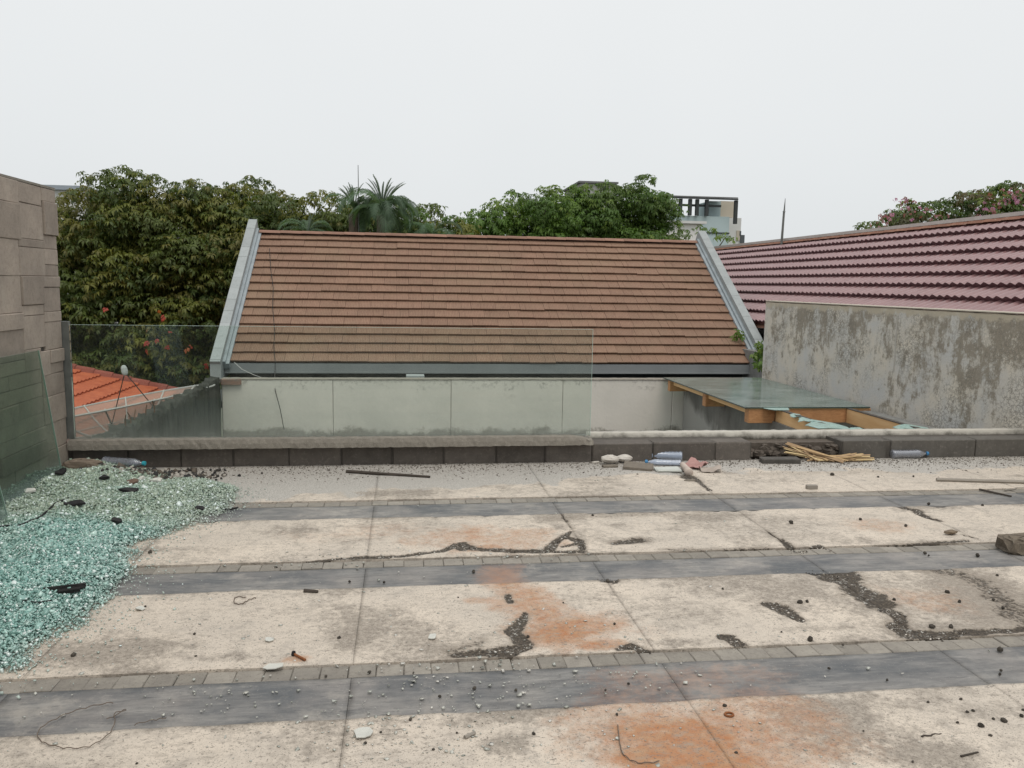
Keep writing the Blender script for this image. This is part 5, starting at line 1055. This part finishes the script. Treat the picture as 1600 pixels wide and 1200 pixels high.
def wire(px, r, z, label, cat='wire', mat=None, heap=False):
    P = [F(*p) for p in px]; pts = [(x, y, (on_heap(x, y) + .012 if heap else z + abs(math.sin(i * .9)) * .006)) for i, (x, y) in enumerate(smooth_path(P))]
    return tag(MB().tube(pts, r, 5).build('wire' if not heap else 'cable', mat or WIRE), label, cat)
wire([(177, 1102), (140, 1109), (100, 1122), (67, 1140), (59, 1155), (72, 1167), (105, 1174), (140, 1171), (170, 1152), (180, 1132), (179, 1120), (197, 1114), (167, 1129)], .0016, .008, 'large loop of thin wire lying across the near slate strip')
wire([(400, 937), (388, 941), (377, 947), (366, 945), (369, 936), (385, 937)], .0022, .007, 'small hooked wire below the second slate strip')
wire([(965, 1136), (967, 1155), (969, 1170), (975, 1185), (997, 1197), (1030, 1195)], .0018, .008, 'thin curved wire beside the rust stain at the bottom')
wire([(210, 1136), (240, 1129), (260, 1126)], .0016, .006, 'short straight wire piece beside the wire loop')
wire([(-30, 866), (0, 857), (35, 848), (62, 838), (80, 822), (92, 808), (108, 798)], .006, .0, 'black cable snaking over the teal glass heap', 'cable', BURNT, True)
ring = MB().tube([(math.cos(t) * .015, math.sin(t) * .013, .009) for t in np.linspace(0, 6.283, 15)], .004, 6); tag(ring.build('iron_ring', RUST, None, True, (*F(1139, 1120), 0.0)), 'small rusty ring on the orange stained screed', 'ring')
def slab_thing(name, px, dims, rot, mat, label, cat, z0=None, tilt=(0, 0), jit=.0, bev=.004, seed=1):
    x, y = F(*px); z0 = .005 if z0 is None else z0
    o = MB().bbox(-dims[0] / 2, dims[0] / 2, -dims[1] / 2, dims[1] / 2, 0, dims[2], bev).jitter(jit, seed).build(name, mat, None, False, (x, y, z0)); o.rotation_euler = (tilt[0], tilt[1], rot); return tag(o, label, cat)
slab_thing('brick_piece', (1268, 765), (.085, .035, .032), -.05, GWOOD, 'small grey brick piece on the pale far screed', 'brick piece')
CBLK = mottled('rough_concrete_block', (.20, .165, .125), (.12, .10, .08), 16, bump=.9, c3=(.29, .25, .20))
def lump(name, cx, cy, z0, rx, ry, rz, mat, label, cat, seed, nr=8, ns=12, sq=2.6, rot=0, parent=None):
    q = random.Random(seed); V = []
    for i in range(nr + 1):
        t = i / nr * math.pi
        for j in range(ns):
            a = 2 * math.pi * j / ns; s_ = lambda v_: math.copysign(abs(v_) ** (2 / sq), v_); k = q.uniform(.9, 1.1); x, y, zz = s_(math.sin(t)) * s_(math.cos(a)) * rx * k, s_(math.sin(t)) * s_(math.sin(a)) * ry * k, (s_(math.cos(t)) * k + 1) * rz
            V.append((x * math.cos(rot) - y * math.sin(rot), x * math.sin(rot) + y * math.cos(rot), zz))
    Fc = [(i * ns + j, (i + 1) * ns + j, (i + 1) * ns + (j + 1) % ns, i * ns + (j + 1) % ns) for i in range(nr) for j in range(ns)]
    o = put(name, mesh_from(name, V, Fc), mat, None, (cx, cy, z0)); return tag(o, label, cat)
x, y = F(1606, 866); lump('concrete_block', x + .01, y + .05, -.002, .125, .075, .047, CBLK, 'rough brown concrete block at the right edge on the second slate strip', 'concrete block', 5, 9, 18, 6)
WCH = mottled('white_plaster_chunk', (.62, .59, .54), (.50, .46, .41), 14, bump=.5); BRN = mottled('brown_tile', (.22, .19, .155), (.16, .14, .115), 20, bump=.4); WT = mottled('white_tile', (.60, .62, .58), (.50, .52, .49), 10, rough=.5, bump=.2)
x, y = F(953, 727); lump('plaster_chunk', x, y, .02, .085, .06, .035, WCH, 'left of two white plaster chunks before the parapet', 'plaster chunk', 1, 6, 9, 1.7); x, y = F(975, 724); lump('plaster_chunk', x, y, .015, .075, .05, .032, WCH, 'right of two white plaster chunks, touching the brown floor tile', 'plaster chunk', 2, 6, 9, 1.7)
slab_thing('floor_tile', (997, 733), (.24, .17, .028), -.35, BRN, 'loose brown floor tile lying before the two bottles', 'floor tile', .008, (.06, .03)); slab_thing('floor_tile', (953, 731), (.13, .05, .02), .1, BRN, 'brown tile scrap under the left plaster chunk', 'tile scrap', .005)
slab_thing('floor_tile', (1043, 737), (.20, .11, .018), -.05, WT, 'broken white tile lying in front of the bottles', 'floor tile', .012, (.10, .0), .008); slab_thing('plaster_scrap', (930, 725), (.06, .04, .02), .2, WCH, 'tiny white plaster scrap left of the plaster chunks', 'plaster scrap', .004, (0, 0), .006)
def cloth_sheet(name, px, L, W, rot, mat, label, cat, seed, curl=.03, z0=.012):
    q = random.Random(seed); nx, ny = 12, 8; V = []; ph = [q.uniform(0, 6) for _ in range(4)]
    for i in range(nx):
        for j in range(ny):
            a, b = (i / (nx - 1) - .5) * L, (j / (ny - 1) - .5) * W; V.append((a + .15 * b * math.sin(a * 20), b + .01 * math.sin(a * 30 + ph[1]), curl * (1 + math.sin(a * 34 + ph[0]) * .6 + math.sin(b * 40 + ph[2]) * .5 + .4 * math.sin((a + b) * 60 + ph[3]))))
    n0 = len(V); V += [(a, b, c - .004) for a, b, c in V]; Fc = []
    for i in range(nx - 1):
        for j in range(ny - 1): k = i * ny + j; Fc += [(k, k + ny, k + ny + 1, k + 1), (n0 + k, n0 + k + 1, n0 + k + ny + 1, n0 + k + ny)]
    o = put(name, mesh_from(name, V, Fc, True), mat, None, (*F(*px), z0)); o.rotation_euler[2] = rot; return tag(o, label, cat)
cloth_sheet('rag', (1088, 732), .17, .17, .5, mottled('pink_cloth', (.46, .27, .25), (.36, .21, .19), 20, bump=.4), 'crumpled dull pink rag beside the cardboard roll', 'rag', 1, .028); cloth_sheet('rag', (1110, 738), .17, .11, -.25, mottled('beige_cloth', (.44, .38, .33), (.35, .30, .26), 20, bump=.3), 'beige crumpled rag right of the pink rag', 'rag', 2, .018)
p, q = F(1066, 733), F(1082, 747); roll = MB(); roll.lathe([(0, .022), (.02, .024), (.13, .028), (.21, .036), (.22, .03)], (p[0], p[1], .04), (q[0] - p[0], q[1] - p[1], -.03), 12); tag(roll.build('cardboard_roll', mottled('pale_card', (.55, .47, .41), (.46, .39, .34), 9, bump=.2), None, True), 'rolled pale cardboard lying before the pink rag', 'cardboard')
lump('dirt_clod', *F(1078, 752), .0, .05, .03, .008, BRN, 'flat dirt clod at the crack below the cardboard roll', 'dirt', 8, 5, 9, 2)
# bottles
def bottle_mat(name, tint, dens):
    t = NT(name); t.t.nodes.remove(t.b); tr = t.n('ShaderNodeBsdfTransparent'); tr.inputs[0].default_value = (.90, .93, .97, 1); gl = t.n('ShaderNodeBsdfGlossy'); gl.inputs['Roughness'].default_value = .15; df = t.n('ShaderNodeBsdfDiffuse'); df.inputs[0].default_value = (*tint, 1)
    m1 = t.n('ShaderNodeMixShader'); m1.inputs[0].default_value = dens; t.L(tr.outputs[0], m1.inputs[1]); t.L(df.outputs[0], m1.inputs[2]); fr = t.n('ShaderNodeLayerWeight'); fr.inputs[0].default_value = .35; m2 = t.n('ShaderNodeMixShader'); t.L(fr.outputs['Facing'], m2.inputs[0]); t.L(m1.outputs[0], m2.inputs[1]); t.L(gl.outputs[0], m2.inputs[2]); t.L(m2.outputs[0], t.out.inputs[0]); return t.m
PETB = bottle_mat('blue_pet', (.50, .58, .72), .55); PETC = bottle_mat('clear_pet', (.45, .48, .56), .40); CAPB = mottled('blue_cap', (.06, .25, .46), (.05, .2, .4), 20, rough=.4, bump=0); CAPC = mottled('cyan_cap', (.05, .42, .50), (.05, .36, .44), 20, rough=.4, bump=0)
def bottle(a, b, z, mat, cap, label, R_=.043, squash=.85, ribs=True):
    p, q = np.array([*F(*a), 0.0]), np.array([*F(*b), 0.0]); d = q - p; Lb = np.linalg.norm(d); root = thing('water_bottle', label, 'plastic bottle', (*p[:2], z), 'plastic bottles by the parapet')
    prof = [(0, R_ * .75), (.008, R_ * .97)]; n = 15
    for i in range(n): t = i / (n - 1); prof.append((Lb * (.05 + .60 * t), R_ * (1 - (.09 if i % 2 else 0) * ribs - .05 * math.sin(t * 3.1))))
    prof += [(Lb * .74, R_ * .93), (Lb * .82, R_ * .68), (Lb * .89, R_ * .38), (Lb * .93, R_ * .33)]
    c = (p[0], p[1], z + R_ * squash); loc_build(MB().lathe(prof, c, tuple(d), 16, squash), 'body', mat, root, True); e = np.array(c) + d / Lb * Lb * .935; loc_build(MB().lathe([(0, .016), (.002, .0175), (.02, .0175), (.022, .014)], tuple(e), tuple(d), 12), 'cap', cap, root); return root
bottle((1066, 722), (1000, 718), .004, PETB, CAPB, 'blue tinted bottle lying against the parapet behind another bottle', .052); bottle((1064, 729), (1008, 727), .004, PETB, CAPB, 'blue tinted bottle lying in front, behind the white tile', .038, .7)
bottle((1392, 717), (1450, 716), .004, PETC, CAPB, 'clear ribbed bottle lying alone right of the palm stalks', .047, .85); bottle((163, 736), (228, 741), .05, PETC, CAPC, 'crushed clear bottle with a cyan cap on the glass heap', .043, .8)
# stalks bundle
ST = [mottled('dry_stalk', (.50, .36, .20), (.40, .27, .14), 15, bump=.3), mottled('brown_stalk', (.40, .28, .17), (.30, .20, .115), 15, bump=.3), mottled('straw_stalk', (.60, .47, .27), (.50, .38, .20), 15, bump=.3)]
bun = thing('palm_stalks', 'bundle of dry tan palm stalks lying against the broken parapet', 'dry stalks', (*F(1285, 722), 0))
for i in range(40):                              # flat dry strips: a fan on the left crossing a level sheaf on the right
    if i < 15:
        p0 = F(1214 + rnd.uniform(0, 40), 716 + rnd.uniform(-3, 4)); p1 = F(1300 + rnd.uniform(-25, 25), 722 + rnd.uniform(-2, 3)); z0, z1 = rnd.uniform(.05, .125), rnd.uniform(.015, .03)
    else:
        p0 = F(1272 + rnd.uniform(-15, 20), 719 + rnd.uniform(-3, 4)); p1 = F(1352 + rnd.uniform(-30, 14), 721 + rnd.uniform(-3, 4)); z0, z1 = rnd.uniform(.012, .045), rnd.uniform(.012, .07)
    pm_ = ((p0[0] + p1[0]) / 2, (p0[1] + p1[1]) / 2 + rnd.uniform(-.006, .006)); w_ = rnd.uniform(.008, .020); up_ = (rnd.uniform(-.5, .5), rnd.uniform(-1, -.2), 1)
    m_ = MB(); m_.bar((*p0, z0), (*pm_, (z0 + z1) / 2 - .004), w_, .004, up_); m_.bar((*pm_, (z0 + z1) / 2 - .004), (*p1, z1), w_ * .85, .004, up_); loc_build(m_, 'stalk', ST[rnd.randrange(3)], bun)
loc_build(MB().bar((*F(1228, 716), .135), (*F(1318, 725), .02), .03, .008, (0, -1, .6)), 'stalk', ST[1], bun)
slab_thing('slate_plank', (1218, 724), (.33, .10, .045), -.08, mottled('slate_plank', (.12, .11, .10), (.08, .075, .068), 14, bump=.5), 'dark slate plank lying under the palm stalks', 'plank', .005, (.08, .0), .004)
# things on the heap
x, y = F(130, 735, .08); lump('stone_lump', x, y, on_heap(x, y) - .03, .14, .07, .045, mottled('layered_stone', (.24, .19, .145), (.14, .11, .085), 10, bump=1.0, stretch=(.3, .3, 6), c3=(.36, .30, .235)), 'brown layered stone lump in the corner beside the crushed bottle', 'stone', 4, 8, 12, 2.4)
def shard(px, L, W, rot, mat, label, cat, seed, up=.02, name='dark_shard'):
    x, y = F(px[0], px[1], .07); q = random.Random(seed); n = 8; V = [(L * q.uniform(.8, 1.1) * math.cos(2 * math.pi * j / n), W * q.uniform(.7, 1.2) * math.sin(2 * math.pi * j / n), q.uniform(0, .02)) for j in range(n)]; V += [(a, b, c - .012) for a, b, c in V]
    o = put(name, mesh_from(name, V, [tuple(range(n)), tuple(range(n, 2 * n))[::-1]] + [(j, n + j, n + (j + 1) % n, (j + 1) % n) for j in range(n)]), mat, None, (x, y, on_heap(x, y) + up)); o.rotation_euler = (.15, 0, rot); return tag(o, label, cat)
shard((203, 777), .075, .04, -.2, BURNT, 'curved black leaf-like scrap in the middle of the dusty heap', 'black scrap', 1); shard((116, 799), .06, .03, .2, BURNT, 'black scrap at the end of the cable on the heap', 'black scrap', 2); shard((183, 813), .03, .045, .6, BURNT, 'small pointed black scrap on the bright teal part of the heap', 'black scrap', 3); shard((163, 755), .04, .03, .3, BURNT, 'black scrap below the crushed bottle', 'black scrap', 4); shard((95, 752), .04, .04, 0, BURNT, 'black scrap near the green glass sheet foot', 'black scrap', 5); shard((312, 786), .03, .03, 0, BURNT, 'small black clod near the right tip of the heap', 'black scrap', 6, .006)
shard((243, 752), .05, .05, .4, FLAKE, 'white plaster scrap right of the crushed bottle', 'plaster scrap', 7, .01, 'plaster_scrap'); shard((222, 752), .028, .03, .1, FLAKE, 'small white scrap left of the larger plaster scrap', 'plaster scrap', 8, .01, 'plaster_scrap'); shard((208, 757), .04, .05, .1, mottled('brown_scrap', (.18, .12, .09), (.12, .08, .06), 20), 'brown rubble scrap under the crushed bottle neck', 'rubble scrap', 9, .01, 'rubble_scrap'); shard((48, 776), .035, .03, .1, FLAKE, 'pale paper scrap at the glass sheet bottom edge', 'paper scrap', 10, .015, 'paper_scrap')
for k, (a, b, L, W, r) in enumerate(((97, 917, .20, .028, .12), (108, 921, .09, .02, .15))):
    x, y = F(a, b, .07); o = MB().bbox(-L / 2, L / 2, -W / 2, W / 2, 0, .022, .004).jitter(.004, k).build('charred_wood', BURNT, None, False, (x, y, on_heap(x, y) + .008)); o.rotation_euler = (0, -.06, r); tag(o, ('long charred wood strip lying on the teal glass heap', 'short charred wood strip beside the long one on the heap')[k], 'charred wood')
stick('dark_splinter', (347, 801), (372, 796), .008, .006, BURNT, 'black splinter at the edge of the heap on the far strip', 'splinter', .006); wire([(345, 800), (352, 790), (356, 782), (360, 786)], .004, .01, 'short bent black wire at the right tip of the heap', 'wire', BURNT); wire([(35, 961), (60, 962), (82, 957)], .003, .0, 'thin dark wire on the near part of the glass heap', 'wire', BURNT, True)
n = 260; cx = F(262, 748); P = np.stack([cx[0] + rng.normal(size=n) * .22, cx[1] + rng.normal(size=n) * .12, np.full(n, .03)], -1); P[:, 2] = [on_heap(a, b) + .012 for a, b in P[:, :2]]; T = np.array([(.05, .045, .04), (.40, .37, .33), (.12, .10, .08), (.03, .03, .03)])[rng.integers(0, 4, n)]
tag(crumbs('rubble', P, rng.choice([.015, .025, .04], n, p=[.5, .4, .1]), T, GRIT), 'small dark and pale rubble right of the crushed bottle', 'rubble', None, 'stuff')
